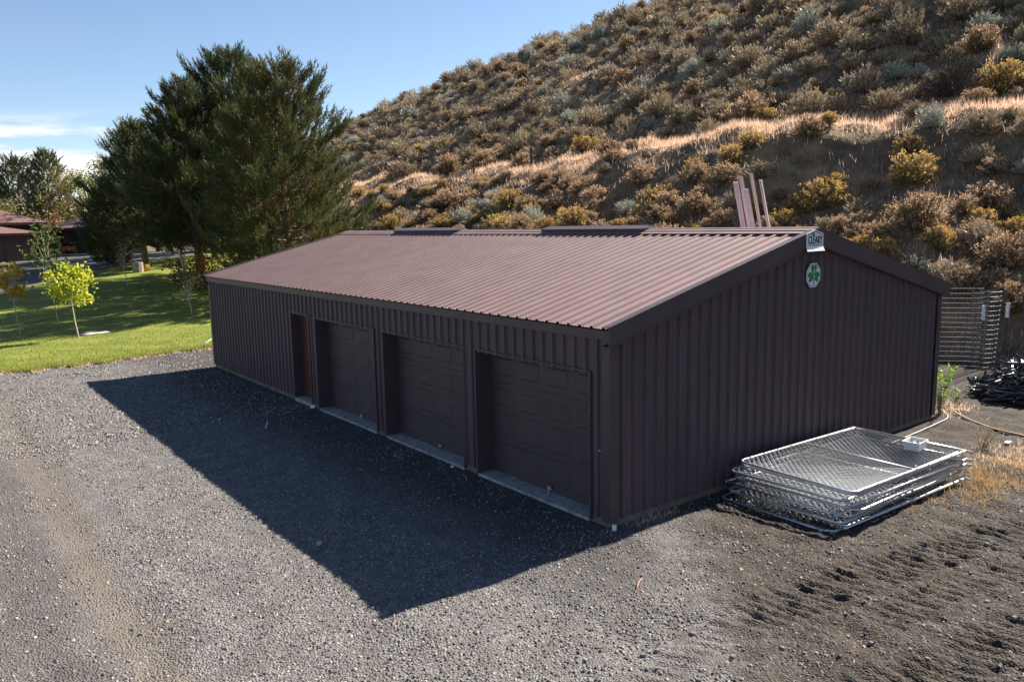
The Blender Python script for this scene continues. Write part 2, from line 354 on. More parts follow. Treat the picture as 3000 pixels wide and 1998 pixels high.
def strip(name, xs, y0, y1, n, lift, mat, pw=1.0):
    t_ = np.linspace(0, 1, n)**pw; Xg = np.repeat(xs[None], n, 0); Yg = y0[None]+(y1-y0)[None]*t_[:, None]; Z = ground_z(Xg, Yg)+lift
    Xg = np.vstack([Xg[:1], Xg]); Yg = np.vstack([Yg[:1], Yg]); Z = np.vstack([Z[:1]-lift-.02, Z])
    I = np.arange(Xg.size).reshape(Xg.shape); F = np.stack([I[:-1, :-1], I[:-1, 1:], I[1:, 1:], I[1:, :-1]], -1).reshape(-1, 4)
    o = new(name, npmesh(name, np.stack([Xg, Yg, Z], -1).reshape(-1, 3), F, mat, smooth=True)); o['kind'] = 'structure'; return o
_xs = np.arange(-40, 16.1, .2); strip('lawn', _xs, lawn_near(_xs), lawn_far(_xs), 70, .035, M_lawn, 1.6)
M_asphalt = simple('asphalt', (.055, .056, .06), .9, var=.25, scale=3, bmp=.3, bscale=60)
_xs = np.arange(-40, 20.1, 1.); strip('driveway', _xs, np.where(_xs < 8, lawn_far(np.minimum(_xs, 8)), 61+(_xs-8)*.3)+.02, np.full(len(_xs), 71.6)+np.where(_xs > 3, 6, 0), 24, .016, M_asphalt)
M_blade = leafy('grass_blade', [(.1, (0.088, 0.127, 0.019)), (.5, (0.167, 0.212, 0.033)), (.85, (0.294, 0.280, 0.066)), (1, (0.470, 0.355, 0.132))], .35)
TRI = np.array([[-.5, 0, 0], [.5, 0, 0], [.12, .35, 1.]]); TRF = np.array([[0, 1, 2]])
def lawn_blades():
    rs = np.random.RandomState(3); n = 52000; x = rs.uniform(-9, 5, n); a, bq = lawn_near(x), lawn_far(x)
    y = a+(bq-a)*rs.rand(n)**3*.7+rs.randn(n)*.03; y = np.where(rs.rand(n) < .12, a+rs.randn(n)*.07, y)
    h = .05+.05*rs.rand(n); V, F = scatter(TRI, TRF, np.stack([x, y, ground_z(x, y)+.02], 1), rs.randn(n, 3)*.35+[0, 0, 1], h, rs=rs, wid=np.full(n, .018))
    tag(new('lawn_grass', npmesh('lawn_grass', V, F, M_blade)), 'short green lawn grass with a ragged gravel edge', 'grass', kind='stuff')
lawn_blades()
# ------------------------------------------------------------------ the shed
W_, L_ = 9.144, 16.867
def paint(name, col, rough, dirt=.0, spec=.5, streak=False):
    m, t, b, o = material(name); co = N(t, 'TexCoord').outputs['Object']
    mp_ = N(t, 'Mapping'); mp_.inputs['Scale'].default_value = (3, 3, .35) if streak else (1, 1, 1); t.links.new(co, mp_.inputs[0])
    f = noise(t, mp_.outputs[0], 1.6, 6, .6); f2 = noise(t, co, 60, 3)
    c = ramp(t, f, [(.3, tuple(v*.86 for v in col)), (.7, tuple(v*1.14 for v in col))])
    if dirt: c = mixc(t, mrange(t, f, .5, .8, 0, dirt), c, (.16, .13, .10))
    t.links.new(c, b.inputs['Base Color']); b.inputs['Specular IOR Level'].default_value = spec
    t.links.new(mrange(t, f2, .3, .7, rough-.05, rough+.07), b.inputs['Roughness']); return m
M_roof = paint('brown_roof_steel', (.192, .126, .125), .58, .04, .4)
M_wall = paint('brown_wall_steel', (.088, .060, .070), .5, .04, .3, True)
M_trim = paint('brown_trim_steel', (.066, .047, .054), .45, .03, .4)
M_door = paint('brown_garage_door', (.075, .056, .06), .55, .0)
M_red = paint('red_brown_door', (.085, .022, .018), .5)
M_conc = simple('concrete', (.27, .27, .27), .85, var=.45, scale=11, bmp=.3)
M_dark = simple('dark_gap', (.02, .017, .017), .8)
M_board = simple('treated_timber', (.13, .11, .08), .85, var=.35, scale=4, bmp=.3)
M_white = simple('white_enamel', (.72, .74, .76), .4, var=.04)
M_green = simple('green_enamel', (.01, .20, .06), .45, var=.08)
M_black = simple('black_enamel', (.015, .015, .016), .45, var=.05)
M_galv = simple('galvanised_steel', (.48, .50, .53), .38, .85, var=.15, scale=9)
M_galv2 = simple('dull_galvanised_wire', (.26, .28, .31), .45, .8, var=.15, scale=9)
M_bare = simple('bare_steel', (.62, .62, .63), .28, .9, var=.1)

shed = empty('storage_shed', (0, 0, 0), label='long dark brown ribbed metal storage shed with three garage doors', cat='shed')
PIT = .2286
def profile(a, b, rib=.036, minor=.004):
    """rib profile points (s, offset) between a and b"""
    P = []; k0 = int(math.floor(a/PIT))-1
    for k in range(k0, int(math.ceil(b/PIT))+2):
        c = k*PIT; P += [(c-.033, 0), (c-.020, rib), (c+.020, rib), (c+.033, 0)]
        for q in (1, 2):
            mm = c+q*PIT/3; P += [(mm-.018, 0), (mm-.006, minor), (mm+.006, minor), (mm+.018, 0)]
    xs = [q[0] for q in P]; zs = [q[1] for q in P]
    out = [(a, float(np.interp(a, xs, zs)))]+[q for q in P if a+1e-4 < q[0] < b-1e-4]+[(b, float(np.interp(b, xs, zs)))]
    return out
def wall_sheet(name, segs, place):
    """segs: list of (s0, s1, zbot(s), ztop(s)); place(s, off, z)->xyz ; one sheet = one mesh"""
    m = MB()
    for s0, s1, zb, zt in segs:
        pr = profile(s0, s1); v = []; f = []
        for s, o_ in pr: v += [place(s, o_, zb(s)), place(s, o_, zt(s))]
        for i in range(len(pr)-1): f.append((2*i, 2*i+2, 2*i+3, 2*i+1))
        m.add(v, f)
    return m.build(name, M_wall, shed)
OPEN = [(.37, 3.06, 2.075), (3.47, 6.18, 2.075), (6.58, 9.33, 2.075), (9.72, 10.71, 2.10)]
ZB = .10; ZT = 2.70
def long_wall(openings, place):
    k = 0
    while k*.9144 < L_-1e-6:
        a, b = k*.9144, min((k+1)*.9144, L_); cuts = sorted({a, b} | {e for op in openings for e in op[:2] if a < e < b}); segs = []
        for c, d in zip(cuts[:-1], cuts[1:]):
            zb = ZB
            for o0, o1, zt in openings:
                if o0-1e-6 <= c and d <= o1+1e-6: zb = zt
            segs.append((c, d, (lambda s, q=zb: q), (lambda s: ZT)))
        wall_sheet('wall_panel', segs, place); k += 1
long_wall(OPEN, lambda s, o_, z: (-o_, s, z)); long_wall([], lambda s, o_, z: (W_+o_, s, z))
def gtop(s): return 2.755+.25*min(s, W_-s)
for yy, sg in ((0, -1), (L_, 1)):
    for k in range(10):
        a, b = k*.9144, min((k+1)*.9144, W_); mids = [W_/2] if a < W_/2 < b else []
        cuts = [a]+mids+[b]
        wall_sheet('wall_panel', [(c, d, (lambda s: ZB), gtop) for c, d in zip(cuts[:-1], cuts[1:])], lambda s, o_, z, y_=yy, g_=sg: (s, y_+g_*o_, z))
# roof sheets
EX, EZ, RX, RZ = -.115, 2.735, W_/2, 2.735+.25*(W_/2+.115)
SL = Vector((RX-EX, 0, RZ-EZ)).normalized(); NL = Vector((-SL.z, 0, SL.x))
def roof_panel(a, b, side):
    pr = profile(a, b, .028, .004); v = []; f = []
    for s, o_ in pr:
        for t_ in (0, .33, .66, 1):
            q = Vector((EX, 0, EZ)).lerp(Vector((RX, 0, RZ)), t_)+NL*o_; v.append((q.x if side < 0 else W_-q.x, s, q.z))
    n = len(pr)
    for i in range(n-1):
        for j in range(3):
            q = (4*i+j, 4*i+4+j, 4*i+5+j, 4*i+1+j); f.append(q if side > 0 else q[::-1])
    return MB().add(v, f).build('roof_panel', M_roof, shed)
Y0, Y1 = -.13, L_+.13
for side in (-1, 1):
    y = Y0
    while y < Y1-1e-4:
        e = min(math.floor((y+1e-6)/.9144+1)*.9144, Y1); roof_panel(y, e, side); y = e
# roof screws: tiny heads in rows over the purlins
sc = MB()
for t_ in (.03, .22, .41, .60, .79, .96):
    for k in range(int(L_/PIT)+1):
        y = k*PIT+.055+(.03 if k % 2 else 0); q = Vector((EX, 0, EZ)).lerp(Vector((RX, 0, RZ)), t_); h = .012
        sc.add([(q.x-h, y-h, q.z-h*.25+.001), (q.x+h, y-h, q.z+h*.25+.001), (q.x+h, y+h, q.z+h*.25+.001), (q.x-h, y+h, q.z-h*.25+.001), (q.x, y, q.z+.011)], [(0, 1, 4), (1, 2, 4), (2, 3, 4), (3, 0, 4)])
tag(sc.build('roof_screws', M_trim, shed), kind='stuff')
# ridge cap: two stepped flanges each side
rc = MB()
for s_ in (-1, 1):
    def q(d, h): return (RX+s_*(-d)*SL.x+s_*NL.x*h, RZ-d*SL.z+NL.z*h)
    pts = [q(.30, .033), q(.30, .040), q(.17, .042), q(.165, .054), q(.06, .056), q(.055, .064), q(0, .066), q(0, .02)]
    rc.prism(pts if s_ < 0 else pts[::-1], 'y', Y0-.006, Y1+.006)
rc.build('ridge_cap', M_roof, shed)
for a, b in ((3.55, 6.62), (10.2, 13.42)):
    rv = MB(); hw = .22; z0 = RZ-.02; z1 = RZ+.095
    base = [(RX-hw, a, z0), (RX+hw, a, z0), (RX+hw, b, z0), (RX-hw, b, z0), (RX-hw-.02, a-.02, z1-.035), (RX+hw+.02, a-.02, z1-.035), (RX+hw+.02, b+.02, z1-.035), (RX-hw-.02, b+.02, z1-.035)]
    rv.add(base, [(0, 1, 5, 4), (1, 2, 6, 5), (2, 3, 7, 6), (3, 0, 4, 7)])
    rv.add([(RX-hw-.02, a-.02, z1-.035), (RX+hw+.02, a-.02, z1-.035), (RX+hw+.02, b+.02, z1-.035), (RX-hw-.02, b+.02, z1-.035), (RX, a-.0, z1+.03), (RX, b, z1+.03)], [(0, 1, 4), (1, 2, 5, 4), (2, 3, 5), (3, 0, 4, 5)])
    rv.build('ridge_vent', M_trim, shed)
# rake trims, eave trims, soffit strips
for y_, sg in ((Y0, -1), (Y1, 1)):
    for s_ in (-1, 1):
        def q(t_, h):
            p_ = Vector((EX-.03, 0, EZ-.0075)).lerp(Vector((RX, 0, RZ)), t_)+Vector((0, 0, h)); return (p_.x if s_ < 0 else W_-p_.x, p_.z)
        m = MB(); po = [q(0, -.215), q(1, -.215), q(1, .042), q(0, .042)]
        m.prism(po if s_ < 0 else po[::-1], 'y', min(y_, y_+sg*.016), max(y_, y_+sg*.016))
        po = [q(0, .0425), q(1, .0425), q(1, .049), q(0, .049)]
        m.prism(po if s_ < 0 else po[::-1], 'y', min(y_+sg*.02, y_-sg*.10), max(y_+sg*.02, y_-sg*.10))       # lip lapping on to the roof
        po = [q(0, -.235), q(1, -.235), q(1, -.2155), q(0, -.2155)]
        m.prism(po if s_ < 0 else po[::-1], 'y', min(y_+sg*.024, y_-sg*.14), max(y_+sg*.024, y_-sg*.14))     # drip lip and soffit
        m.build('rake_trim', M_trim, shed)
box('eave_trim', M_trim, shed, -.085, -.025, Y0+.02, Y1-.02, 2.585, 2.712)
box('eave_trim', M_trim, shed, W_+.025, W_+.085, Y0+.02, Y1-.02, 2.585, 2.712)
# corner trims and base boards
for cx, sx in ((0, -1), (W_, 1)):
    for cy, sy in ((0, -1), (L_, 1)):
        m = MB()
        m.box(min(cx+sx*.044, cx-sx*.11), max(cx+sx*.044, cx-sx*.11), min(cy+sy*.038, cy+sy*.044), max(cy+sy*.038, cy+sy*.044), .09, 2.62)
        m.box(min(cx+sx*.038, cx+sx*.044), max(cx+sx*.038, cx+sx*.044), min(cy+sy*.0375, cy-sy*.11), max(cy+sy*.0375, cy-sy*.11), .09, 2.58)
        m.build('corner_trim', M_trim, shed)
box('base_board', M_board, shed, .0, .04, -.0, .36, -.08, .105); box('base_board', M_board, shed, .0, .04, 3.07, 3.46, -.08, .105)
box('base_board', M_board, shed, .0, .04, 6.19, 6.57, -.08, .105); box('base_board', M_board, shed, .0, .04, 9.34, 9.71, -.08, .105)
box('base_board', M_board, shed, .0, .04, 10.72, L_, -.08, .105)
box('base_board', M_board, shed, .041, W_-.041, .0, .04, -.08, .105); box('base_board', M_board, shed, .041, W_-.041, L_-.04, L_, -.08, .105); box('base_board', M_board, shed, W_-.04, W_, 0, L_, -.08, .105)
# door openings
REC = .27
for k, (a, b, zt) in enumerate(OPEN):
    rec = REC if k < 3 else .2
    box('jamb', M_trim, shed, -.042, rec+.05, b-.002, b+.035, .045, zt+.03); box('jamb', M_trim, shed, -.042, rec+.05, a-.035, a+.002, .045, zt+.03)
    box('lintel', M_trim, shed, -.043, rec+.05, a-.034, b+.034, zt+.031, zt+.055)
    box('threshold', M_conc, shed, -.035 if k < 3 else -.05, rec+.05, a+.003, b-.003, -.05, .045 if k < 3 else .08)
def pan(m, x, y0, y1, z0, z1, d=.012, ins=.035):
    """one embossed rectangle on a door face looking towards -x: a groove round a raised field"""
    r = [(0, 0), (ins*.4, d*.9), (ins, d)]
    rings = [[(x-.0005, y0, z0), (x-.0005, y1, z0), (x-.0005, y1, z1), (x-.0005, y0, z1)]]
    for i_, d_ in ((.012, .010), (.040, .010), (.058, -.004)):
        rings.append([(x+d_-.0105, y0+i_, z0+i_), (x+d_-.0105, y1-i_, z0+i_), (x+d_-.0105, y1-i_, z1-i_), (x+d_-.0105, y0+i_, z1-i_)])
    v = [p_ for r_ in rings for p_ in r_]; f = []
    for i in range(3):
        for j in range(4): f.append((4*i+j, 4*i+4+j, 4*i+4+(j+1) % 4, 4*i+(j+1) % 4))
    f.append((12, 15, 14, 13)); m.add(v, f)
def spotted_door():
    m, t, b, o = material('garage_door_spotted'); co = N(t, 'TexCoord').outputs['Object']; sp_ = N(t, 'SeparateXYZ'); t.links.new(co, sp_.inputs[0])
    f = noise(t, co, 2.2, 5); c = ramp(t, f, [(.3, (.047, .032, .037)), (.7, (.062, .043, .049))])
    top_mix = math_(t, 'MULTIPLY', mrange(t, sp_.outputs[2], 1.35, 2.0), mrange(t, f, .3, .65, .35, .8)); c = mixc(t, top_mix, c, (.066, .045, .038))  # browner and slightly lighter towards the door top
    v = N(t, 'TexVoronoi', i_Scale=13.0); t.links.new(co, v.inputs['Vector']); s = N(t, 'SeparateColor'); t.links.new(v.outputs['Color'], s.inputs[0])
    sp2 = math_(t, 'MULTIPLY', mrange(t, v.outputs['Distance'], .13, .09), mrange(t, s.outputs[0], .72, .74)); sp2 = math_(t, 'MULTIPLY', sp2, mrange(t, sp_.outputs[2], .9, 1.9, .0, .9))
    c = mixc(t, sp2, c, (.22, .19, .12)); t.links.new(c, b.inputs['Base Color']); b.inputs['Roughness'].default_value = .55; return m
M_door = spotted_door()
for k, (a, b, zt) in enumerate(OPEN[:3]):
    g = MB(); z0 = .05; hh = (zt+.02-z0)/4
    for r_ in range(4):
        x = REC+.005; g.box(x, x+.05, a-.02, b+.02, z0+r_*hh+.004, z0+(r_+1)*hh-.004); g.box(x+.012, x+.045, a-.02, b+.02, z0+(r_+1)*hh-.004, z0+(r_+1)*hh+.004)
    gd = g.build('garage_door', M_door, shed)
    cw = (b-a)/4
    for r_ in range(4):
        for c_ in range(4):
            pm = MB(); pan(pm, REC+.005, a+c_*cw+.055, a+(c_+1)*cw-.055, z0+r_*hh+.07, z0+(r_+1)*hh-.075); pm.build('raised_panel', M_door, gd)
    ym = (a+b)/2-.15
    hd = MB(); hd.box(REC-.03, REC+.004, ym-.05, ym+.05, .085, .105); hd.box(REC-.03, REC-.018, ym-.05, ym+.05, .105, .14)
    hd.build('lift_handle', M_galv, gd)
    if k != 1:
        rp = MB(); rp.tube([(REC-.03, ym, .10), (REC-.05, ym-.01, .06), (REC-.09, ym-.06, .05), (REC-.15, ym-.10, .052)], .006, 5); rp.build('pull_cord', M_white, gd)
a, b, zt = OPEN[3]
dm = MB(); dm.box(.205, .25, a+.06, b-.06, .085, zt-.06); md = dm.build('entry_door', M_red, shed)
fr = MB(); fr.box(.19, .25, a+.003, a+.057, .082, zt); fr.box(.19, .25, b-.057, b-.003, .082, zt); fr.box(.19, .25, a+.058, b-.058, zt-.057, zt); fr.build('door_frame', M_trim, shed)
kn = MB(); kn.tube([(.204, a+.13, .98), (.17, a+.13, .98), (.15, a+.13, .98)], [.012, .012, .028], 8); kn.build('door_knob', M_galv, md)
sm = MB()
for y_, z_, l_ in ((a+.42, 1.45, .05), (a+.25, 1.22, .09), (a+.12, 1.75, .03), (a+.14, .9, .05)): sm.box(.2035, .2048, y_, y_+.012, z_, z_+l_)
sm.build('paint_chips', M_white, md)
# hasp plates on wall beside the third door
box('wall_clip', M_galv, shed, -.034, -.0315, .14, .19, 1.05, 1.07)
# weather vane on the far ridge end
wv = empty('weather_vane', (RX, L_-.05, RZ+.05), label='small dark wrought weather vane on the far end of the ridge', cat='weather vane')
m = MB(); m.tube([(0, 0, 0), (0, 0, .62)], .012, 6); m.build('pole', M_black, wv)
m = MB(); m.tube([(-.12, 0, .30), (.12, 0, .30)], .010, 5); m.tube([(0, -.12, .30), (0, .12, .30)], .010, 5); m.build('direction_arms', M_black, wv)
m = MB(); m.tube([(-.2, .06, .34), (-.1, .03, .36), (.2, -.06, .34)], .012, 5); m.add([(.2, -.06, .30), (.2, -.06, .39), (.29, -.087, .345)], [(0, 1, 2)]); m.prism([(-.2, .31), (-.1, .33), (-.1, .39), (-.22, .40)], 'y', .05, .06); m.build('arrow', M_black, wv)
m = MB(); m.tube([(0, 0, -.05), (0, 0, .04)], [.05, .02], 6); m.build('base', M_black, wv)

# ---- name plate and octagonal sign on the gable
def text_mesh(body, size):
    cu = bpy.data.curves.new('lettering', 'FONT'); cu.body = body; cu.size = size; cu.extrude = .002; cu.align_x = 'CENTER'; cu.align_y = 'CENTER'; cu.resolution_u = 3
    to = bpy.data.objects.new('lettering', cu); COL.objects.link(to); bpy.context.view_layer.update()
    me = bpy.data.meshes.new_from_object(to.evaluated_get(bpy.context.evaluated_depsgraph_get())); bpy.data.objects.remove(to); return me
pl = empty('name_plate', (4.415, -.165, 3.66), label='white peaked plate with black lettering at the gable peak', cat='sign')
m = MB(); m.prism([(-.235, 0), (.235, 0), (.235, .205), (0, .265), (-.235, .205)], 'y', -.006, .006); m.build('plate', M_white, pl)
m = MB(); m.add([(-.235, -.004, 0), (.235, -.004, 0), (.25, -.034, -.075), (-.25, -.034, -.075)], [(0, 3, 2, 1)]); m.add([(-.235, .004, 0), (.235, .004, 0), (.25, -.026, -.075), (-.25, -.026, -.075)], [(0, 1, 2, 3)]); m.build('flared_lip', M_white, pl)
m = MB(); m.box(-.2, .2, -.0085, -.0065, .018, .027); m.prism([(-.205, .178), (0, .232), (0, .244), (-.205, .190)], 'y', -.0085, -.0065); m.prism([(.205, .178), (.205, .190), (0, .244), (0, .232)], 'y', -.0085, -.0065); m.build('border_line', M_black, pl)
tm = text_mesh('CLEARY', .15); tm.materials.append(M_black)
wdt = max(v.co.x for v in tm.vertices)-min(v.co.x for v in tm.vertices); hgt = max(v.co.y for v in tm.vertices)-min(v.co.y for v in tm.vertices)
for v in tm.vertices: v.co = Vector((v.co.x*.40/wdt, -.0085-v.co.z*.5, .098+v.co.y*.125/hgt))
t_o = new('lettering', tm, pl)
for d_ in (-.0035, .0035):
    c_ = t_o.copy(); COL.objects.link(c_); c_.location.x = d_; c_.location.y = -.0006 if d_ > 0 else -.0012
def disc(m, cx, cz, rx, rz, y, n=14, rot=0):
    c, s = math.cos(rot), math.sin(rot); v = []
    for k in range(n):
        a_ = 6.28319*k/n; px, pz = rx*math.cos(a_), rz*math.sin(a_); v.append((cx+px*c-pz*s, cz+px*s+pz*c))
    m.prism(v, 'y', y-.002, y)
def shamrock(m, cx, cz, s, y):
    for i, (dx, dz, rot) in enumerate(((0, .075, 0), (-.07, -.025, 1.95), (.07, -.025, -1.95))):
        for q_ in (-1, 1):
            ox, oz = q_*.034, .02; c_, s_ = math.cos(rot), math.sin(rot)
            disc(m, cx+s*(dx+ox*c_-oz*s_), cz+s*(dz+ox*s_+oz*c_), s*.046, s*.066, y-.00017*(i*2+(q_ > 0)), 14, rot-.3*q_)
    m.prism([(cx-s*.010, cz-s*.02), (cx+s*.010, cz-s*.02), (cx+s*.016, cz-s*.165), (cx-s*.012, cz-s*.165)], 'y', y-.0032, y-.0012)
m = MB(); shamrock(m, -.06, .195, .22, -.0095); m.build('shamrock', M_green, pl)
og = empty('octagon_sign', (4.59, -.052, 3.185), label='white octagonal sign with green shamrock below the gable peak', cat='sign')
def octo(r1, r2): k = .42; return [(r1, -k*r2), (r1, k*r2), (k*r1, r2), (-k*r1, r2), (-r1, k*r2), (-r1, -k*r2), (-k*r1, -r2), (k*r1, -r2)]
m = MB(); m.prism(octo(.195, .195), 'y', -.006, .006); m.build('plate', M_white, og)
m = MB(); oa, ob = octo(.178, .178), octo(.170, .170)
for i in range(8):
    j = (i+1) % 8; m.prism([oa[i], oa[j], ob[j], ob[i]], 'y', -.0085, -.0065)
m.build('border', M_green, og)
m = MB(); shamrock(m, 0, .01, 1.0, -.0075); disc(m, 0, .0, .05, .05, -.0068); m.build('shamrock', M_green, og)
m = MB()
for a_ in ((-.016, -.005, -.055, .065), (-.005, .026, .053, .065), (.014, .026, .035, .053), (-.005, .026, -.055, -.043), (.014, .026, -.043, -.025)): m.box(a_[0], a_[1], -.0135, -.012, a_[2]+.02, a_[3]+.02)
m.build('letter', M_white, og)
m = MB(); m.tube([(0, .0, 0), (0, .012, 0)], .05, 8); m.build('standoff', M_white, og)
# ------------------------------------------------------------------ vegetation
M_bark = simple('pine_bark', (.11, .075, .055), .9, var=.3, scale=8, bmp=.6, bscale=14)
M_bark2 = simple('pale_bark', (.42, .37, .30), .85, var=.3, scale=10, bmp=.3, bscale=20)
M_needle = leafy('pine_needles', [(.1, (0.034, 0.053, 0.020)), (.5, (0.068, 0.086, 0.029)), (.9, (0.135, 0.132, 0.045))], .22)
M_needle_old = leafy('old_pine_needles', [(.1, (0.109, 0.082, 0.028)), (.5, (0.186, 0.120, 0.038)), (.9, (0.109, 0.109, 0.038))], .25)
M_needle_far = leafy('far_pine_needles', [(.1, (0.048, 0.071, 0.033)), (.5, (0.081, 0.104, 0.048)), (.9, (0.133, 0.142, 0.067))], .22)
def shoot_template(n, rs, ln=.32, wd=.05, spread=.75):
    v = []; f = []
    for i in range(n):
        z = .02+.9*(i+.5)/n; a = rs.rand()*6.283; sp = spread*(.7+.5*rs.rand())*(1-.45*z)
        d = np.array([math.cos(a)*math.sin(sp), math.sin(a)*math.sin(sp), math.cos(sp)]); sd_ = np.cross(d, rs.randn(3)); sd_ /= np.linalg.norm(sd_)
        b_ = np.array([0, 0, z]); k = len(v); l_ = ln*(.8+.4*rs.rand()); v += [b_-sd_*wd*.5, b_+sd_*wd*.5, b_+d*l_]; f.append((k, k+1, k+2))
    return np.array(v), np.array(f)
SH = shoot_template(25, np.random.RandomState(1), .31, .052, .85); SHF = shoot_template(14, np.random.RandomState(2), .38, .09)
def pine(pos, H, R_, hb, seed, label, group=None, lean=0, dens=1.0, tmpl=SH, mats=None, shoot=.64, name='pine_tree', power=.72, sq=1.0, asym=0):
    rs = np.random.RandomState(seed); t = empty(name, pos, label=label, cat='tree', group=group)
    tr = MB(); top = H
    pts = [(lean*z*z/H+.06*math.sin(z*.9+seed), .05*math.cos(z*.7+seed), z) for z in np.linspace(-.3, H, 12)]
    r0 = .022*H; tr.tube(pts, [r0*(1.25 if i == 0 else (1-i/11.)**.9+.03) for i in range(12)], 8)
    P = []; D = []; S = []; Od = []
    h = hb
    while h < H-.25:
        rel = (h-hb)/(H-hb); rad = R_*(1-rel)**power*(.62+.38*min(1, rel/.14)); nb = 6 if rel < .8 else 5; off = rs.rand()*6.283
        cx, cy = float(np.interp(h, [q[2] for q in pts], [q[0] for q in pts])), 0
        for b_ in range(nb):
            a = off+6.283*b_/nb+rs.randn()*.22; Ln = max(.35, rad*(.78+.40*rs.rand())); Ln *= 1+asym*math.cos(a)
            e0 = -.16+.85*rel+.10*rs.randn(); up = .20+.24*rs.rand()
            bd = np.array([math.cos(a), math.sin(a)*sq, 0]); sd_ = np.array([-bd[1], bd[0], 0])
            def at(s): return np.array([cx, cy, h])+bd*Ln*s+np.array([0, 0, Ln*(e0*s*.8+up*s*s)])
            br = [tuple(at(s)) for s in (0, .35, .7, 1)]; tr.tube(br, [.012+.009*Ln, .010+.006*Ln, .008+.003*Ln, .006], 4, caps=False)
            nt_ = max(3, int(Ln/.30*dens*1.5))
            for k in range(nt_):
                s = .22+.78*((k+rs.rand())/nt_)**.8; c0 = at(s); lw = Ln*.34*(1.08-s)+.10; lat = (rs.rand()*2-1)*lw
                q = c0+sd_*lat+bd*abs(lat)*.35+np.array([0, 0, abs(lat)*.25+rs.randn()*.06])
                if abs(lat) > .25: tr.tube([tuple(c0), tuple(q)], [.010, .005], 3, caps=False)
                for j in range(2 if s < .5 else 3):
                    d = bd*(.55+.3*rs.rand())+sd_*(.6*lat/(lw+.01)+rs.randn()*.35)+np.array([0, 0, .80+.45*rel+.35*rs.rand()])
                    P.append(q+rs.randn(3)*.10-d*.12); D.append(d); S.append(shoot*(.7+.6*rs.rand())); Od.append(s < .62 and rs.rand() < .42)
        h += (.40+.20*rs.rand())*(1 if rel < .7 else .75)
    for z in np.arange(H-.7, H+.2, .18):                                   # leader
        for j in range(5): P.append(np.array([lean*H, 0, z])); D.append(np.array([rs.randn()*.5, rs.randn()*.5, 1])); S.append(shoot*.9); Od.append(False)
    tr.build('trunk', M_bark, t)
    P, D, S, Od = np.array(P), np.array(D), np.array(S), np.array(Od)
    V, F = scatter(tmpl[0], tmpl[1], P, D, S, rs=rs)
    o = new('crown', npmesh('crown', V, F, mats or [M_needle, M_needle_old], np.repeat(Od.astype(int), len(tmpl[1]))), t)
    return t
def at_az(az, t_, dz=0):
    x, y = CAMLOC.x+t_*math.sin(R(az)), CAMLOC.y+t_*math.cos(R(az)); return (x, y, float(ground_z(np.float64(x), np.float64(y)))+dz)
pine((8.9, 32.9, .35), 11.6, 4.7, 1.3, 11, 'broad dark green pine nearest the shed, gappy near its trunk', 'pines in the grove', dens=1.15, power=.55)
pine((11.4, 47.3, .95), 14.4, 6.0, 1.8, 12, 'tallest dark green pine in the grove with a slim leader', 'pines in the grove', dens=1.2, power=.62)
pine((7.9, 45.2, .75), 12.2, 4.8, 1.9, 13, 'rounded dark pine in the middle of the grove behind the lawn', 'pines in the grove', dens=1.2, power=.7)
pine((7.4, 56.8, 1.1), 10.6, 4.5, 1.9, 14, 'dense dark pine at the house side of the grove', 'pines in the grove', dens=1.2, power=.75)
pine((10.2, 38.6, .6), 10.6, 4.6, 1.0, 17, 'dark pine filling the grove behind the broad one by the shed', 'pines in the grove', dens=1.1, power=.6)
pine((13.4, 59.5, 1.4), 11.5, 4.6, 1.2, 18, 'dark pine deep in the grove on its drive side', 'pines in the grove', dens=.8, power=.6)
pine((15.0, 67.5, 1.8), 12.5, 4.6, 1.2, 19, 'dark pine at the very back of the grove', 'pines in the grove', dens=.8, power=.6)
pine((13.2, 76.5, 1.9), 11.0, 4.2, 1.0, 20, 'dark pine rising beside the outbuilding', 'pines in the grove', dens=.8, power=.6)
pine((6.2, 62.0, 1.5), 6.4, 2.2, .2, 15, 'small pointed pine between the grove and the drive', dens=1.3)
# far pines and broadleaf trees beyond the house
def crown_tree(pos, H, R_, seed, label, mat, group=None, n=2600, ls=.24, hb=.2, name='broadleaf_tree', bark=None, sparse=0, thick=.014, cat='tree', hole=.30):
    rs = np.random.RandomState(seed); t = empty(name, pos, label=label, cat=cat, group=group); tr = MB()
    tr.tube([(0, 0, -.15), (.03*H*rs.randn()*.3, 0, H*.35), (.04*H*rs.randn()*.3, .02*H*rs.randn()*.3, H*.8)], [thick*H*1.2, thick*H*.85, thick*H*.25], 7)
    C = []
    nb = 26
    for k in range(nb):
        z = hb+(.95-hb)*rs.rand(); a = rs.rand()*6.283; pr = math.sqrt(max(.05, 1-((z-.52)/.52)**2)); rad = R_*pr*(.35+.6*rs.rand())
        c = np.array([math.cos(a)*rad, math.sin(a)*rad, z*H]); C.append((c, (.26+.22*rs.rand())*R_*(.7+.3*pr)))
        tr.tube([(0, 0, max(hb*.6, z*.72-.1)*H), tuple(c*.6+np.array([0, 0, z*H*.37])), tuple(c)], [thick*H*.35, thick*H*.22, thick*H*.08], 4, caps=False)
    tr.build('trunk', bark or M_bark, t)
    ci = rs.randint(0, nb, n); ce = np.array([c[0] for c in C])[ci]; cr_ = np.array([c[1] for c in C])[ci]
    d = rs.randn(n, 3); d /= np.linalg.norm(d, axis=1, keepdims=True); p_ = ce+d*(cr_*(.45+.6*rs.rand(n)))[:, None]*np.array([1, 1, .8])
    q = np.array([[-.35, 0, 0], [0, -.1, -.5], [.35, 0, 0], [.05, .12, .55]]); 
    V, F = scatter(q, np.array([[0, 1, 2, 3]]), p_, d*.7+rs.randn(n, 3)*.7, ls*(.7+.6*rs.rand(n)), rs=rs)
    new('crown', npmesh('crown', V, F, mat), t); return t
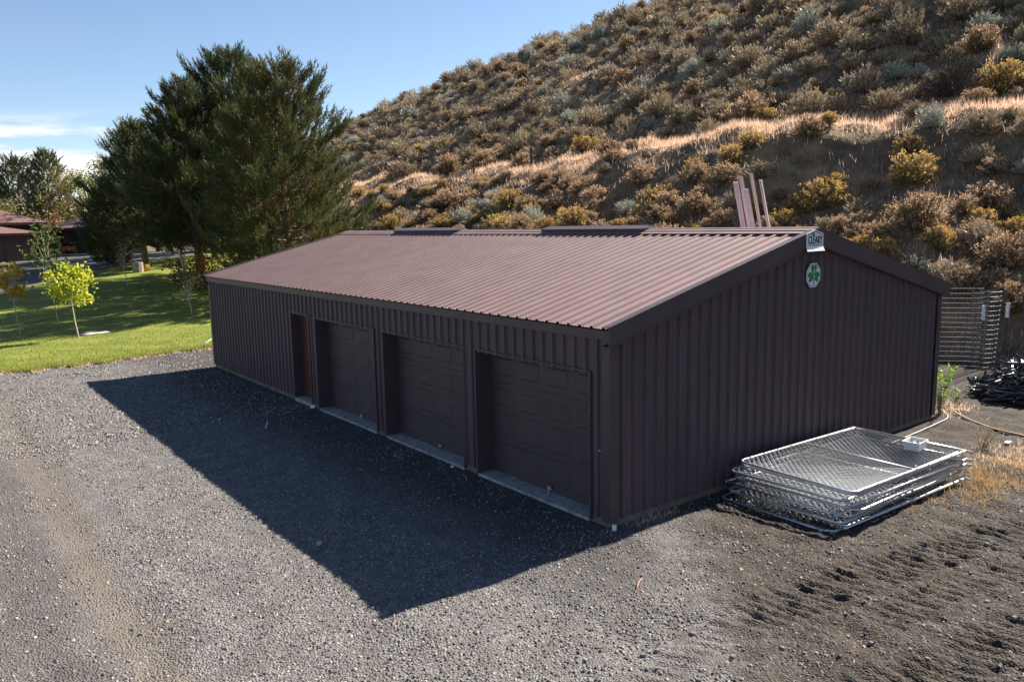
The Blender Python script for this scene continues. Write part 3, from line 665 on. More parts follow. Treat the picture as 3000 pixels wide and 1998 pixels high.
M_lf_g = leafy('green_leaves', [(.1, (.05, .085, .022)), (.5, (.09, .13, .035)), (.9, (.17, .19, .05))], .35)
M_lf_o = leafy('olive_leaves', [(.1, (.10, .10, .035)), (.5, (.16, .15, .05)), (.9, (.26, .20, .06))], .35)
M_lf_p = leafy('pale_aspen_leaves', [(.1, (.17, .18, .08)), (.5, (.27, .26, .12)), (.9, (.42, .34, .10))], .45)
M_lf_y = leafy('yellow_maple_leaves', [(.05, (0.270, 0.338, 0.040)), (.45, (0.486, 0.513, 0.050)), (.8, (0.675, 0.567, 0.050)), (1, (0.621, 0.351, 0.050))], .45)
M_lf_or = leafy('orange_leaves', [(.1, (.34, .22, .03)), (.5, (.50, .28, .03)), (.9, (.38, .34, .05))], .45)
M_lf_r = leafy('red_leaves', [(.1, (.22, .05, .02)), (.5, (.38, .07, .03)), (.8, (.30, .16, .05)), (1, (.20, .20, .06))], .4)
M_lf_b = leafy('brown_leaves', [(.1, (.14, .07, .045)), (.5, (.24, .12, .075)), (.9, (.30, .17, .10))], .35)
FP = dict(tmpl=SHF, mats=[M_needle_far, M_needle_old], shoot=.75, dens=.55, name='pine_tree')
for az_, t_, H, R_, sd_, lb in ((4.9, 118, 9.0, 3.6, 31, 'wide greyish pine beyond the house roof'), (6.3, 112, 10.4, 3.7, 32, 'round topped pine standing beyond the house'), (7.85, 108, 10.8, 3.2, 33, 'upright pine standing just past the corner of the house')):
    pine(at_az(az_, t_), H, R_, .8, sd_, lb, 'far pines past the house', power=.5, **FP)
crown_tree(at_az(8.9, 104), 9.0, 3.0, 41, 'olive green broadleaf tree past the house', M_lf_o)
crown_tree(at_az(10.0, 100), 8.6, 2.8, 42, 'green broadleaf tree above the dark outbuilding', M_lf_g)
crown_tree(at_az(5.6, 97), 5.6, 2.6, 43, 'low dull olive tree right over the house roof', M_lf_o, n=1800)
crown_tree(at_az(9.55, 116), 10.2, 2.6, 44, 'thin pale leaved tree with bare twigs past the outbuilding', M_lf_p, n=700, bark=M_bark2, ls=.22)
crown_tree(at_az(10.9, 108), 10.4, 2.6, 45, 'grey green tree between the outbuilding and the pines', M_lf_p, n=1300, bark=M_bark2)
crown_tree(at_az(12.7, 92), 14.6, 1.9, 46, 'slender pale aspen top showing over the left shoulder of the grove', M_lf_p, n=900, bark=M_bark2, ls=.2, hb=.45, thick=.005)
crown_tree(at_az(13.8, 90), 15.4, 1.7, 47, 'slender pale aspen showing its yellowish top over the grove', M_lf_p, n=900, bark=M_bark2, ls=.2, hb=.45, thick=.005)
crown_tree(at_az(8.6, 92), 3.6, 2.4, 48, 'russet brown leaved small tree by the outbuilding roof', M_lf_b, n=1600, ls=.2)
crown_tree(at_az(11.6, 98), 7.4, 3.0, 49, 'dark green broadleaf tree tucked behind the small pine', M_lf_g, n=2000)
# understorey beneath the pines
for (x, y, H, R_, sd_, lb, mt) in ((7.5, 43.0, 1.7, 1.3, 51, 'red leaved vine bush at the foot of the pine trunks', M_lf_r), (6.9, 41.0, 1.1, 1.3, 52, 'olive brown shrub low on the lawn edge beneath the pines', M_lf_o), (8.6, 43.6, 2.3, 1.7, 53, 'pale green leafy shrub with red tips under the pines', M_lf_p), (8.2, 40.4, 1.0, 1.2, 54, 'low green shrub in front of the red vine bush', M_lf_g), (6.7, 45.0, 1.5, 1.0, 55, 'tan and green shrub against the leaning pale trunks', M_lf_b)):
    crown_tree((x, y, float(ground_z(np.float64(x), np.float64(y)))), H, R_, sd_, lb, mt, n=900, ls=.13, name='understorey_shrub', cat='shrub', hb=.1, thick=.012)
st = empty('leaning_trunk', (6.9, 44.2, .6), label='pale leaning bare trunk under the pines beside the red bush', cat='tree trunk')
m = MB(); m.tube([(0, 0, -.2), (-.12, .1, 1.0), (-.30, .15, 2.1)], [.13, .11, .09], 7); m.build('trunk', M_bark2, st)

# ---- young trees on the lawn
def sapling(pos, H, seed, label, mat, nleaf, spread, clumps, ls, name='young_maple', trunk=.028, z0=.42):
    rs = np.random.RandomState(seed); t = empty(name, pos, label=label, cat='sapling'); tr = MB()
    tr.tube([(0, 0, -.1), (-.03*H, 0, H*.25), (-.04*H, .01, H*z0), (-.06*H, 0, H*.8)], [trunk*1.2, trunk, trunk*.8, trunk*.25], 6); C = []
    for k in range(clumps):
        z = z0+.10+(.95-z0-.1)*((k+.5)/clumps); a = rs.rand()*6.283+k*2.4; pr = spread*(1-.75*abs((z-.68)/.35)**1.5); c = np.array([math.cos(a)*pr*(.4+.6*rs.rand())-.05*H, math.sin(a)*pr*(.4+.6*rs.rand()), z*H])
        C.append(c); s_ = (-.045*H, 0, H*(z0-.04+.35*(z-z0))); tr.tube([s_, tuple(c*.55+np.array(s_)*.45), tuple(c)], [trunk*.5, trunk*.35, trunk*.12], 4, caps=False)
    tr.build('trunk', M_bark2, t)
    if nleaf:
        ci = np.array(C)[rs.randint(0, clumps, nleaf)]; p_ = ci+rs.randn(nleaf, 3)*np.array([.17, .17, .13])*H/3
        lf = np.array([[-.5, 0, .1], [-.28, .08, -.35], [.28, .08, -.35], [.5, 0, .1], [.22, -.05, .3], [0, 0, .6], [-.22, -.05, .3]])
        V, F = scatter(lf, np.array([[0, 1, 2], [0, 2, 3], [0, 3, 5], [3, 4, 5], [0, 5, 6]]), p_, rs.randn(nleaf, 3)*.6+[0, 0, .5], ls*(.7+.6*rs.rand(nleaf)), rs=rs)
        new('leaves', npmesh('leaves', V, F, mat), t)
    return t
GZ = lambda x, y: float(ground_z(np.float64(x), np.float64(y)))+.03
sapling((-1.84, 28.26, GZ(-1.84, 28.26)), 2.95, 61, 'bright yellow leaved young maple beside the pale stone slab', M_lf_y, 1100, .95, 18, .115)
sapling((-3.4, 32.43, GZ(-3.4, 32.43)), 3.1, 62, 'thin shaded sapling with dull orange leaves out on the lawn', M_lf_or, 260, .55, 11, .15, trunk=.022)
sapling((-1.56, 35.19, GZ(-1.56, 35.19)), 4.6, 63, 'tall shaded sapling with green leaves behind the yellow maple', M_lf_g, 330, .7, 14, .15, trunk=.022)
sapling((3.43, 31.26, GZ(3.43, 31.26)), 2.1, 64, 'nearly bare pale twigged sapling by the shed corner', M_lf_p, 70, .6, 18, .10, trunk=.022, z0=.32)
sapling((3.96, 46.56, GZ(3.96, 46.56)), 3.0, 65, 'bare reddish sapling far up the lawn near the drive', M_lf_b, 150, .5, 20, .10, trunk=.025, z0=.3)
sapling((-4.95, 30.9, GZ(-4.95, 30.9)), 2.4, 66, 'yellow green sapling cut off by the left end of the lawn', M_lf_y, 160, .5, 8, .15, trunk=.02)

# ---- sagebrush and rabbitbrush on the hillside
M_sage_t = simple('sage_twig', (.16, .125, .095), .9, var=.3)
M_sage = leafy('sage_leaf', [(.05, (0.200, 0.161, 0.113)), (.5, (0.330, 0.269, 0.185)), (.95, (0.512, 0.414, 0.276))], .16)
M_pale = leafy('pale_sage_leaf', [(.05, (0.291, 0.302, 0.250)), (.5, (0.416, 0.426, 0.354)), (.95, (0.541, 0.541, 0.447))], .16)
M_rab = leafy('rabbitbrush_stem', [(.05, (0.143, 0.114, 0.066)), (.5, (0.221, 0.171, 0.099)), (.95, (0.309, 0.233, 0.141))], .2)
M_yel = leafy('yellow_flower_head', [(.05, (0.369, 0.234, 0.065)), (.5, (0.499, 0.337, 0.102)), (.95, (0.608, 0.421, 0.148))], .32)
M_gold = leafy('faded_flower_head', [(.05, (0.323, 0.206, 0.124)), (.5, (0.438, 0.298, 0.190)), (.95, (0.553, 0.400, 0.287))], .32)
M_deadtw = simple('dead_twig', (.075, .058, .045), .9, var=.3)
def shrub_arrays(kind, seed, nsp, nlf):
    """unit shrub: 1 m wide, about .75 m tall -> V, F(tri), mat index (0 twig, 1 leaf, 2 head)"""
    rs = np.random.RandomState(seed); V = []; F = []; M = []
    def tri(a, b, c, m_): k = len(V); V.extend([a, b, c]); F.append((k, k+1, k+2)); M.append(m_)
    lob = rs.randn(5, 3); lob[:, 2] = np.abs(lob[:, 2]); lob /= np.linalg.norm(lob, axis=1, keepdims=True)
    for i in range(nsp):
        d = rs.randn(3); d[2] = abs(d[2])*(.9 if kind in 'SPD' else 1.15)+.12; d /= np.linalg.norm(d)
        amp = .82+.26*np.max(lob@d)**3-.10*rs.rand(); base = np.array([rs.randn()*.06, rs.randn()*.06, -.03]); rr = amp*np.array([.50, .50, .70 if kind in 'SP' else .66])*(.72+.28*rs.rand())
        tip = d*rr+base*1.2; tip[2] += .03; mid = base+(tip-base)*.5+np.array([0, 0, -.02])*rs.rand(); ax = tip-mid; ax /= np.linalg.norm(ax)
        sdv = np.cross(ax, rs.randn(3)); sdv /= np.linalg.norm(sdv); w_ = .010 if kind != 'D' else .012
        tri(base-sdv*w_, base+sdv*w_, mid, 0); tri(mid-sdv*w_*.7, mid+sdv*w_*.7, tip, 0)
        if kind == 'D':
            for j in range(nlf//2):
                s = .2+.8*rs.rand(); q = base+(tip-base)*s; dd = ax+rs.randn(3)*.6; dd /= np.linalg.norm(dd); tri(q-sdv*.004, q+sdv*.004, q+dd*.16*(.5+rs.rand()), 0)
            continue
        for j in range(nlf):
            s = .30+.72*rs.rand()**.6 if kind in 'SP' else .25+.7*rs.rand(); q = base+(tip-base)*s+rs.randn(3)*.014
            dd = ax+rs.randn(3)*(.38 if kind in 'SP' else .28)+np.array([0, 0, .25]); dd /= np.linalg.norm(dd); s2 = np.cross(dd, rs.randn(3)); s2 /= np.linalg.norm(s2)
            l_ = (.085 if kind in 'SP' else .10)*(.7+.6*rs.rand()); wl = (.017 if kind in 'SP' else .013)*(1 if nsp > 60 else 1.7)
            tri(q-s2*wl, q+s2*wl, q+dd*l_, 1)
        if kind in 'YO' and d[2] > .05:
            for j in range(10):
                q = tip+rs.randn(3)*.026; dd = rs.randn(3)*.6+ax+np.array([0, 0, .3]); dd /= np.linalg.norm(dd); s2 = np.cross(dd, rs.randn(3)); s2 /= np.linalg.norm(s2)
                tri(q-s2*.015, q+s2*.015, q+dd*.042, 2)
    return np.array(V), np.array(F), np.array(M)
MATS = {'S': [M_sage_t, M_sage, M_sage], 'P': [M_sage_t, M_pale, M_pale], 'Y': [M_sage_t, M_rab, M_yel], 'O': [M_sage_t, M_rab, M_gold], 'D': [M_deadtw, M_sage, M_sage]}
SHR = {}
for k_, nv, ns in (('S', 6, 150), ('P', 3, 150), ('Y', 4, 140), ('O', 5, 140), ('D', 2, 150)):
    SHR[k_] = [npmesh({'S': 'sagebrush', 'P': 'pale_sage', 'Y': 'rabbitbrush', 'O': 'faded_rabbitbrush', 'D': 'dead_bush'}[k_], *(lambda a: (a[0], a[1], MATS[k_], a[2]))(shrub_arrays(k_, 100+ord(k_)*10+i, ns, 13))) for i in range(nv)]
SHLAB = {'S': ('sagebrush', 'grey green sagebrush on the dry hillside', 'shrub', 'grey sagebrush on the hillside'), 'P': ('pale_sagebrush', 'pale silvery brush on the dry hillside', 'shrub', 'silvery brush on the hillside'),
         'Y': ('rabbitbrush', 'yellow flowering rabbitbrush on the dry hillside', 'shrub', 'yellow rabbitbrush on the hillside'), 'O': ('faded_rabbitbrush', 'faded golden brown rabbitbrush on the dry hillside', 'shrub', 'faded rabbitbrush on the hillside'),
         'D': ('dead_bush', 'dark leafless tangled bush on the dry hillside', 'shrub', 'dead bushes on the hillside')}
srs = np.random.RandomState(77); placed = []
def put_shrub(k_, x, y, size, label=None):
    nm, lb, ct, gp = SHLAB[k_]; o = new(nm, SHR[k_][srs.randint(len(SHR[k_]))])
    z = float(surf(np.array([x]), np.array([y]))[0]); s = size*1.18
    o.location = (x, y, z-.03*s); o.scale = (s, s*(.85+.3*srs.rand()), s*(.78+.25*srs.rand())); o.rotation_euler = (0, -.12-.1*srs.rand(), srs.rand()*6.283) if False else (srs.randn()*.07, srs.randn()*.07, srs.rand()*6.283)
    u = x-float(xb(y)); wide = 'wide ' if size > 1.75 else 'small ' if size < 1.1 else 'middling '
    zone = 'high above the straw bench' if u > 9 else 'on the slope just above the straw bench' if u > 1.9 else 'on the straw covered bench' if u > -3.2 else 'on the steep bank under the bench' if (u > -7 and y < 30) else 'low on the slope behind the shed'
    tag(o, label or wide+lb.replace('on the dry hillside', zone), ct, gp+', '+wide.strip()+', '+zone); placed.append((x, y, size)); return o
HEROES = '''O,26.9,44.8,2.6 O,26.9,41.9,1.96 Y,25.1,34.8,1.74 O,24.9,32.7,1.87 O,24.4,29.4,1.41 O,23.5,25.1,2.11 P,21.8,21,1.18 Y,21.7,18.8,1.7 O,23.9,22.1,1.71 O,28.3,35.3,1.71 O,28,33.1,1.66 O,28.5,43.2,1.35 P,23.4,37.7,1.49 P,22.2,29,1.45 Y,22.4,32.6,1.81 Y,19.7,22.8,1.62 Y,23.2,47.6,1.71 Y,23.4,45,1.1 Y,23,39.9,1.32 P,22.7,34.9,0.85 O,21.4,23.2,0.84 O,31.6,52.1,2.58 S,34.2,64.2,3.91 O,34.2,50.4,2.58 O,33,43.6,1.89 O,34.4,41.6,1.75 O,29.9,30.5,1.83 O,28.2,26.9,0.99 Y,34,37.3,2.1 O,37.5,46,1.52 S,37.1,41.7,2.4 S,39.4,65.6,3.14 Y,39.7,70.3,1.98 S,39.5,74.4,2.91 S,44.9,87.2,3.92 S,42.4,62.4,3.42 S,25.5,49.7,2.03 O,24.5,43.9,1.64 Y,23.8,18.5,1.16 Y,24.1,16.6,1.28 O,22.8,15.8,1.3 O,23.2,17.8,1.36 O,20.5,15.5,1.58 O,20.6,14.1,1.21 O,23.2,13.3,0.84 O,22.4,12.9,0.69 Y,21.8,12.1,1.07 Y,23.6,11.4,1.79 Y,24.3,11.3,0.63 Y,24.2,11.8,0.63 S,24.9,10.2,0.7 Y,24.6,8.4,1.97 O,25.9,5.9,1.09 O,24.3,5.3,1.75 O,21.3,6.4,2 O,22.9,5.6,0.94 O,24,4.7,1.03 O,21.8,4.6,1.2 Y,21,5.4,0.71 O,23.9,9.9,0.54 S,33.4,24.5,2.27 Y,33,22.3,1.15 O,34.4,18.9,1.32 O,33.5,17.3,0.73 S,34,15.7,2.17 P,35.7,14.9,1.39 O,36.8,14.4,1.31 Y,34.1,9.1,2.12 D,33.4,11.1,3.24 S,38.4,15.8,2.64 S,38,18.5,1.99 S,36,20.1,1.95 S,41,24.5,1.99 S,39.5,21,2.61 S,41.5,27,1.82 S,43.3,30,2.64 O,37,11.4,1.84 S,40.8,13.9,2.41 D,41.9,12.5,1.62 O,40.9,32.8,1.79 O,38,30.3,1.35 S,42.7,31.5,1.33 S,44.6,34.5,1.4 S,47.8,35.2,1.73 P,36.2,9.3,1.15 P,39.7,12.5,1.46 P,40.1,11.8,0.98 S,36.5,17.9,1.54 O,52.7,31.6,2.32 S,42.2,20,1.19 S,47.3,25.9,1.46 S,52.4,29.6,0.8 Y,19.6,7.5,0.91 O,20.5,8.7,0.58 P,18.9,5.2,0.9 O,18.6,3.5,1.11 Y,20.5,5.3,1.1 O,21.3,4.4,1.16 O,18.8,2.7,0.91 S,21.6,3.2,0.6'''
SPECIAL = {56: None}
for i, h in enumerate(HEROES.split()):
    k_, x, y, s = h.split(','); put_shrub(k_, float(x), float(y), min(float(s), 3.0))
def fill():
    rs = np.random.RandomState(9); pts = []; PX = np.array([(p_[0], p_[1], p_[2]) for p_ in placed]); lst = [tuple(q) for q in PX]
    cam2 = np.array([CAMLOC.x, CAMLOC.y]); tries = 26000
    # sample roughly evenly in the picture: uniform azimuth, distance weighted
    az_ = np.radians(rs.uniform(18, 76, tries)); t_ = rs.uniform(20, 150, tries); X = cam2[0]+t_*np.sin(az_); Y = cam2[1]+t_*np.cos(az_)
    U = X-xb(Y); Hz = hill_z(X, Y); sz = np.where(U > 1.9, 1.1+1.7*rs.rand(tries)**1.6, .8+.9*rs.rand(tries)**1.3); nz = N1(X*.6+9, Y*.6); kr = rs.rand(tries)
    vis = np.ones(tries, bool); ez = (Hz+.9-CAMLOC.z)/t_                 # leave out what the hill itself hides
    for f_ in np.linspace(.35, .985, 44):
        q = (surf(cam2[0]+f_*t_*np.sin(az_), cam2[1]+f_*t_*np.cos(az_))-CAMLOC.z)/(f_*t_); vis &= q < ez+.002
    roofline = (3.9-CAMLOC.z)/np.maximum(1, (4.57-CAMLOC.x)/np.sin(az_)); vis &= ez > roofline
    vis &= ~((az_ < np.radians(25.5)) & (ez < .10))
    cell = {}
    def near(x, y, s):
        cx, cy = int(x//3), int(y//3)
        for i in (-1, 0, 1):
            for j in (-1, 0, 1):
                for (a, b, c) in cell.get((cx+i, cy+j), ()):
                    if (a-x)**2+(b-y)**2 < ((.86 if s > 1.2 else .60)*(s+c)*.5+.10)**2: return True
        return False
    for q in lst: cell.setdefault((int(q[0]//3), int(q[1]//3)), []).append(q)
    for i in range(tries):
        x, y, u, s = X[i], Y[i], U[i], sz[i]
        if Hz[i] < .5 or (x < 10.6) or not vis[i]: continue
        if -3.4 < u < 2.1 and kr[i] > .015: continue                      # grassy bench
        if y < 27 and -7 < u <= -2.8 and kr[i] > .05: continue            # bare cut bank
        if u <= -3 and y < 36 and kr[i] > .30: continue
        if y > 27 and -6.5 < u <= -3.2 and kr[i] > .25: continue           # keep the bench edge open
        if u <= -3 and y > 46 and kr[i] > .22: continue
        if u > 1.9 and nz[i] > .75 and kr[i] > .25: continue
        if u > 30: s *= 1.15
        if near(x, y, s): continue
        cell.setdefault((int(x//3), int(y//3)), []).append((x, y, s))
        r = rs.rand()
        k_ = ('S' if r < .30 else 'P' if r < .40 else 'Y' if r < .60 else 'O' if r < .99 else 'D') if u < -2 else ('S' if r < .80 else 'P' if r < .88 else 'O' if r < .975 else 'Y' if r < .99 else 'D')
        pts.append((s/t_[i], k_, x, y, s))
    return pts
for k_, x, y, s_ in (('S', 18.6, 3.9, 1.6), ('O', 18.2, 2.2, 1.5), ('S', 19.4, .6, 1.8), ('D', 18.8, 5.4, 1.9), ('O', 19.8, 2.9, 1.7), ('S', 18.0, -.6, 1.3), ('D', 20.4, 1.6, 2.0), ('S', 17.6, 6.6, 1.5), ('O', 19.6, -1.2, 1.5), ('S', 21.2, 4.2, 1.7)): put_shrub(k_, x, y, s_)
cand = fill(); cand.sort(reverse=True); cnt = {}; rest = []
for q in cand:
    k_ = q[1]; cnt[k_] = cnt.get(k_, 0)+1
    if cnt[k_] <= (255 if k_ == 'S' else 200): put_shrub(k_, q[2], q[3], q[4])
    else: rest.append(q)
def far_brush():
    Vs, Fs, Ms, off = [], [], [], 0; rs = np.random.RandomState(4); T = {k_: [shrub_arrays(k_, 500+i, 46, 6) for i in range(3)] for k_ in 'SPYOD'}
    mi = {'S': (0, 1, 1), 'P': (0, 2, 2), 'Y': (0, 3, 4), 'O': (0, 3, 5), 'D': (0, 0, 0)}
    for _, k_, x, y, s in rest:
        v, f, mm = T[k_][rs.randint(3)]; a = rs.rand()*6.283; c, sn = math.cos(a), math.sin(a); z = float(surf(np.array([x]), np.array([y]))[0])
        q = np.stack([v[:, 0]*c-v[:, 1]*sn, v[:, 0]*sn+v[:, 1]*c, v[:, 2]*.9], 1)*s+[x, y, z-.03]
        Vs.append(q); Fs.append(f+off); Ms.append(np.array(mi[k_])[mm]); off += len(q)
    if Vs: tag(new('far_brush', npmesh('far_brush', np.concatenate(Vs), np.concatenate(Fs), [M_sage_t, M_sage, M_pale, M_rab, M_yel, M_gold], np.concatenate(Ms))), 'mass of small grey brush high on the far hillside', 'brush', kind='stuff')
    return off
far_brush(); print('shrubs', cnt, 'rest', len(rest))

# ---- dry grass on the hill
M_straw = leafy('dry_straw', [(.05, (0.446, 0.307, 0.211)), (.5, (0.685, 0.491, 0.356)), (.95, (0.922, 0.697, 0.543))], .45)
def hill_grass():
    rs = np.random.RandomState(15); n = 560000; az_ = np.radians(rs.uniform(20, 74, n)); t_ = 19+86*rs.rand(n)**1.15; x = CAMLOC.x+t_*np.sin(az_); y = CAMLOC.y+t_*np.cos(az_)
    u = x-xb(y); z = hill_z(x, y); ok = (z > ground_z(x, y)+.05) & (x > 9.9)
    ben = np.exp(-((u+.4)/np.where(y > 26, 2.7, 1.9))**2); nz = sst(-.5, 1.0, N1(x*.8+5, y*.8)); low = (u < -4)
    w_ = .14+1.6*ben+.5*nz*(u > 0)*np.exp(-u/40)+.35*nz*low+.55*sst(48, 60, y)*low
    w_ = np.where((y < 27) & (u < -3) & (u > -7), .12, w_)
    ok &= rs.rand(n) < w_*.62; x, y, z, t_ = x[ok], y[ok], z[ok], t_[ok]; n = len(x)
    h = np.minimum(1, t_/36)*(.16+.30*rs.rand(n)**1.5)*(1+.25*np.exp(-((x-xb(y))/2)**2)); V, F = scatter(TRI, TRF, np.stack([x, y, z-.03], 1), rs.randn(n, 3)*.33+[-.12, 0, 1], h, rs=rs, wid=.012+.00045*t_)
    tag(new('dry_hill_grass', npmesh('dry_hill_grass', V, F, M_straw)), 'pale dry bunch grass along the bench and slopes of the hill', 'grass', kind='stuff'); print('grass', n)
hill_grass()
# ------------------------------------------------------------------ stack of chain-link fence panels
PLX, PLY = 3.20, 1.83
def arc(cx, cy, r, a0, a1, n=5): return [(cx+r*math.cos(a0+(a1-a0)*i/n), cy+r*math.sin(a0+(a1-a0)*i/n), 0) for i in range(n+1)]
def panel_meshes(style):
    r = .021; a, b = PLX/2, PLY/2; q = .13
    fr = MB()
    if style == 0:      # rounded corners at the left end, straight end pipe overrunning at the right
        fr.tube([(a, -b, 0)]+arc(-a+q, -b+q, q, -math.pi/2, -math.pi)+arc(-a+q, b-q, q, math.pi, math.pi/2)+[(a, b, 0)], r, 8)
    else:
        fr.tube([(a+.03, -b, 0), (-a-.08, -b, 0)], r, 8); fr.tube([(-a, -b+.0, .001), (-a, b, .001)], r*.95, 8); fr.tube([(a+.03, b, 0), (-a-.02, b, 0)], r, 8)
    fr.tube([(a, -b-.09, .002), (a, b+.07, .002)], r*1.02, 8)
    rail = MB(); rail.tube([(.05, -b, .0), (.05, b, .0)], r*.8, 6)
    clips = MB()
    for k in range(9):
        x = -a+.25+k*(PLX-.4)/8
        for s_ in (-1, 1): clips.tube([(x, s_*b, 0), (x+.025, s_*b, 0)], r*1.32, 6)
    wr = MB(); d = .075; X0, X1, Y0_, Y1_ = -a+.03, a-.03, -b+.03, b-.03
    for sgn in (1, -1):
        c = -8.
        while c < 8:
            # line y = sgn*x + c clipped to the frame
            pts = []
            for x in (X0, X1):
                y = sgn*x+c
                if Y0_ <= y <= Y1_: pts.append((x, y))
            for y in (Y0_, Y1_):
                x = (y-c)/sgn
                if X0 < x < X1: pts.append((x, y))
            if len(pts) >= 2 and (pts[0][0]-pts[1][0])**2+(pts[0][1]-pts[1][1])**2 > .01: wr.tube([(pts[0][0], pts[0][1], .004*sgn), (pts[1][0], pts[1][1], .004*sgn)], .0032, 3, caps=False)
            c += d*1.414
    return [('frame', fr.mesh('frame', M_galv, True), None), ('middle_rail', rail.mesh('middle_rail', M_galv, True), None), ('wire_mesh', wr.mesh('wire_mesh', M_galv2), 'stuff'), ('tension_bands', clips.mesh('tension_bands', M_galv), 'stuff')]
PM = [panel_meshes(0), panel_meshes(1)]
prs = random.Random(4); NPN = 11
for i in range(NPN):
    z = .028+i*.0475; f = i/(NPN-1)
    dx = [-.22, .02, -.10, .10, -.02, .16, .02, .12, -.04, .20, .12][i]; dy = [.04, -.06, .05, .0, .07, -.05, .03, -.04, .06, .05, -.02][i]
    lab = {0: 'lowest chain-link fence panel, lying on the dirt under the stack', NPN-1: 'topmost chain-link fence panel of the stack, with a white tub on it', NPN-2: 'chain-link fence panel second from the top of the stack'}.get(i)
    t = empty('chain_link_panel', (3.87+dx, -1.20+dy, z), R(prs.uniform(-1.6, 1.6)-.6), label=lab or 'galvanised chain-link fence panel inside the flat stack by the gable wall', cat='fence panel', group='stacked chain-link fence panels')
    t.rotation_euler[0] = R(prs.uniform(-.35, .35)); t.rotation_euler[1] = R(prs.uniform(-.3, .3)+.3*f)
    if i == NPN-1: t.rotation_euler[0] = R(.4)
    for nm, me, kd in PM[i % 3 == 1 and i != NPN-1]:
        c = new(nm, me, t)
        if kd: c['kind'] = kd
ZTOP = .028+(NPN-1)*.0475+.02
# white tub with hardware
M_tub = simple('translucent_white_plastic', (.60, .62, .65), .4, var=.03)
tub = empty('plastic_tub', (4.98, -1.66, ZTOP+.004), R(6), label='small white plastic tub of fittings on top of the fence panels', cat='tub')
m = MB(); a, b, h = .165, .125, .135
lo = [(-a*.86, -b*.84, 0), (a*.86, -b*.84, 0), (a*.86, b*.84, 0), (-a*.86, b*.84, 0)]; up = [(-a, -b, h), (a, -b, h), (a, b, h), (-a, b, h)]
inn = [(x*.93, y*.93, h) for x, y, z in up]; inl = [(x*.92, y*.92, .008) for x, y, z in lo]
m.add(lo+up+inn+inl, [(3, 2, 1, 0)]+[(i, (i+1) % 4, 4+(i+1) % 4, 4+i) for i in range(4)]+[(4+i, 4+(i+1) % 4, 8+(i+1) % 4, 8+i) for i in range(4)]+[(8+i, 8+(i+1) % 4, 12+(i+1) % 4, 12+i) for i in range(4)]+[(12, 13, 14, 15)]); m.build('body', M_tub, tub)
m = MB(); o4 = [(x*1.09, y*1.1, h-.006) for x, y, z in up]; m.add(o4+[(x*1.002, y*1.002, h-.005) for x, y, z in up]+[(x*1.09, y*1.1, h+.004) for x, y, z in up]+[(x*.985, y*.985, h+.004) for x, y, z in up], [(i, (i+1) % 4, 8+(i+1) % 4, 8+i) for i in range(4)]+[(8+i, 8+(i+1) % 4, 12+(i+1) % 4, 12+i) for i in range(4)]+[(4+i, 4+(i+1) % 4, (i+1) % 4, i) for i in range(4)]); m.build('rim', M_tub, tub)
m = MB()
for k in range(26):
    x, y = prs.uniform(-.11, .11), prs.uniform(-.08, .08); z = .03+prs.random()*.05; d = Vector((prs.uniform(-1, 1), prs.uniform(-1, 1), prs.uniform(-.3, .3))).normalized()*.03; m.tube([Vector((x, y, z))-d, Vector((x, y, z))+d], prs.uniform(.008, .016), 6)
tag(m.build('fittings', M_galv, tub), kind='stuff')
# water bottle caught in the lower panels
M_pet = simple('clear_blue_plastic', (.55, .62, .72), .15, var=.05)
bt = empty('water_bottle', (2.62, -1.28, .115), R(-24), label='crumpled clear water bottle lying in the lower fence panels', cat='bottle')
m = MB(); m.tube([(-.11, 0, 0), (-.10, 0, 0), (-.04, 0, 0), (-.02, 0, 0), (.04, 0, 0), (.07, 0, 0), (.095, 0, 0), (.105, 0, 0)], [.018, .031, .032, .028, .032, .030, .014, .013], 10); m.build('body', M_pet, bt, True)
m = MB(); m.tube([(.105, 0, 0), (.122, 0, 0)], .0155, 10); m.build('cap', M_white, bt)
M_lbl = simple('lilac_label', (.35, .32, .62), .5, var=.1)
m = MB(); m.tube([(-.035, 0, 0), (.03, 0, 0)], .0328, 10, caps=False); m.build('wrap_label', M_lbl, bt)

# ------------------------------------------------------------------ leftover steel trims leaning on the rear eave
M_tr = paint('pink_sheen_trim', (.72, .60, .60), .5)  # sheen of the brown trim paint put into a pale pinkish colour
TR = [((8.55, 4.52, 4.98), (9.72, 4.24, .0), .12, M_tr, 'pinkish roofing offcut leaning on the rear eave beside the dark post'), ((8.58, 4.40, 5.10), (9.74, 4.10, 0), .11, M_bare, 'bare silver steel offcut standing tallest among the leaning trims'), ((8.62, 4.30, 4.80), (9.80, 3.98, .0), .15, M_tr, 'pinkish ribbed trim in the front of the leaning offcuts'),
      ((8.66, 4.18, 5.16), (9.86, 3.80, .0), .09, M_bare, 'narrow shiny steel flashing leaning on the hill side of the offcuts'), ((8.72, 3.96, 5.00), (9.90, 3.60, .0), .07, M_tr, 'single thin brown trim leaning apart from the other offcuts'), ((8.85, 4.40, 4.30), (9.70, 4.22, .0), .10, M_tr, 'short brown trim tucked low in the leaning offcuts')]
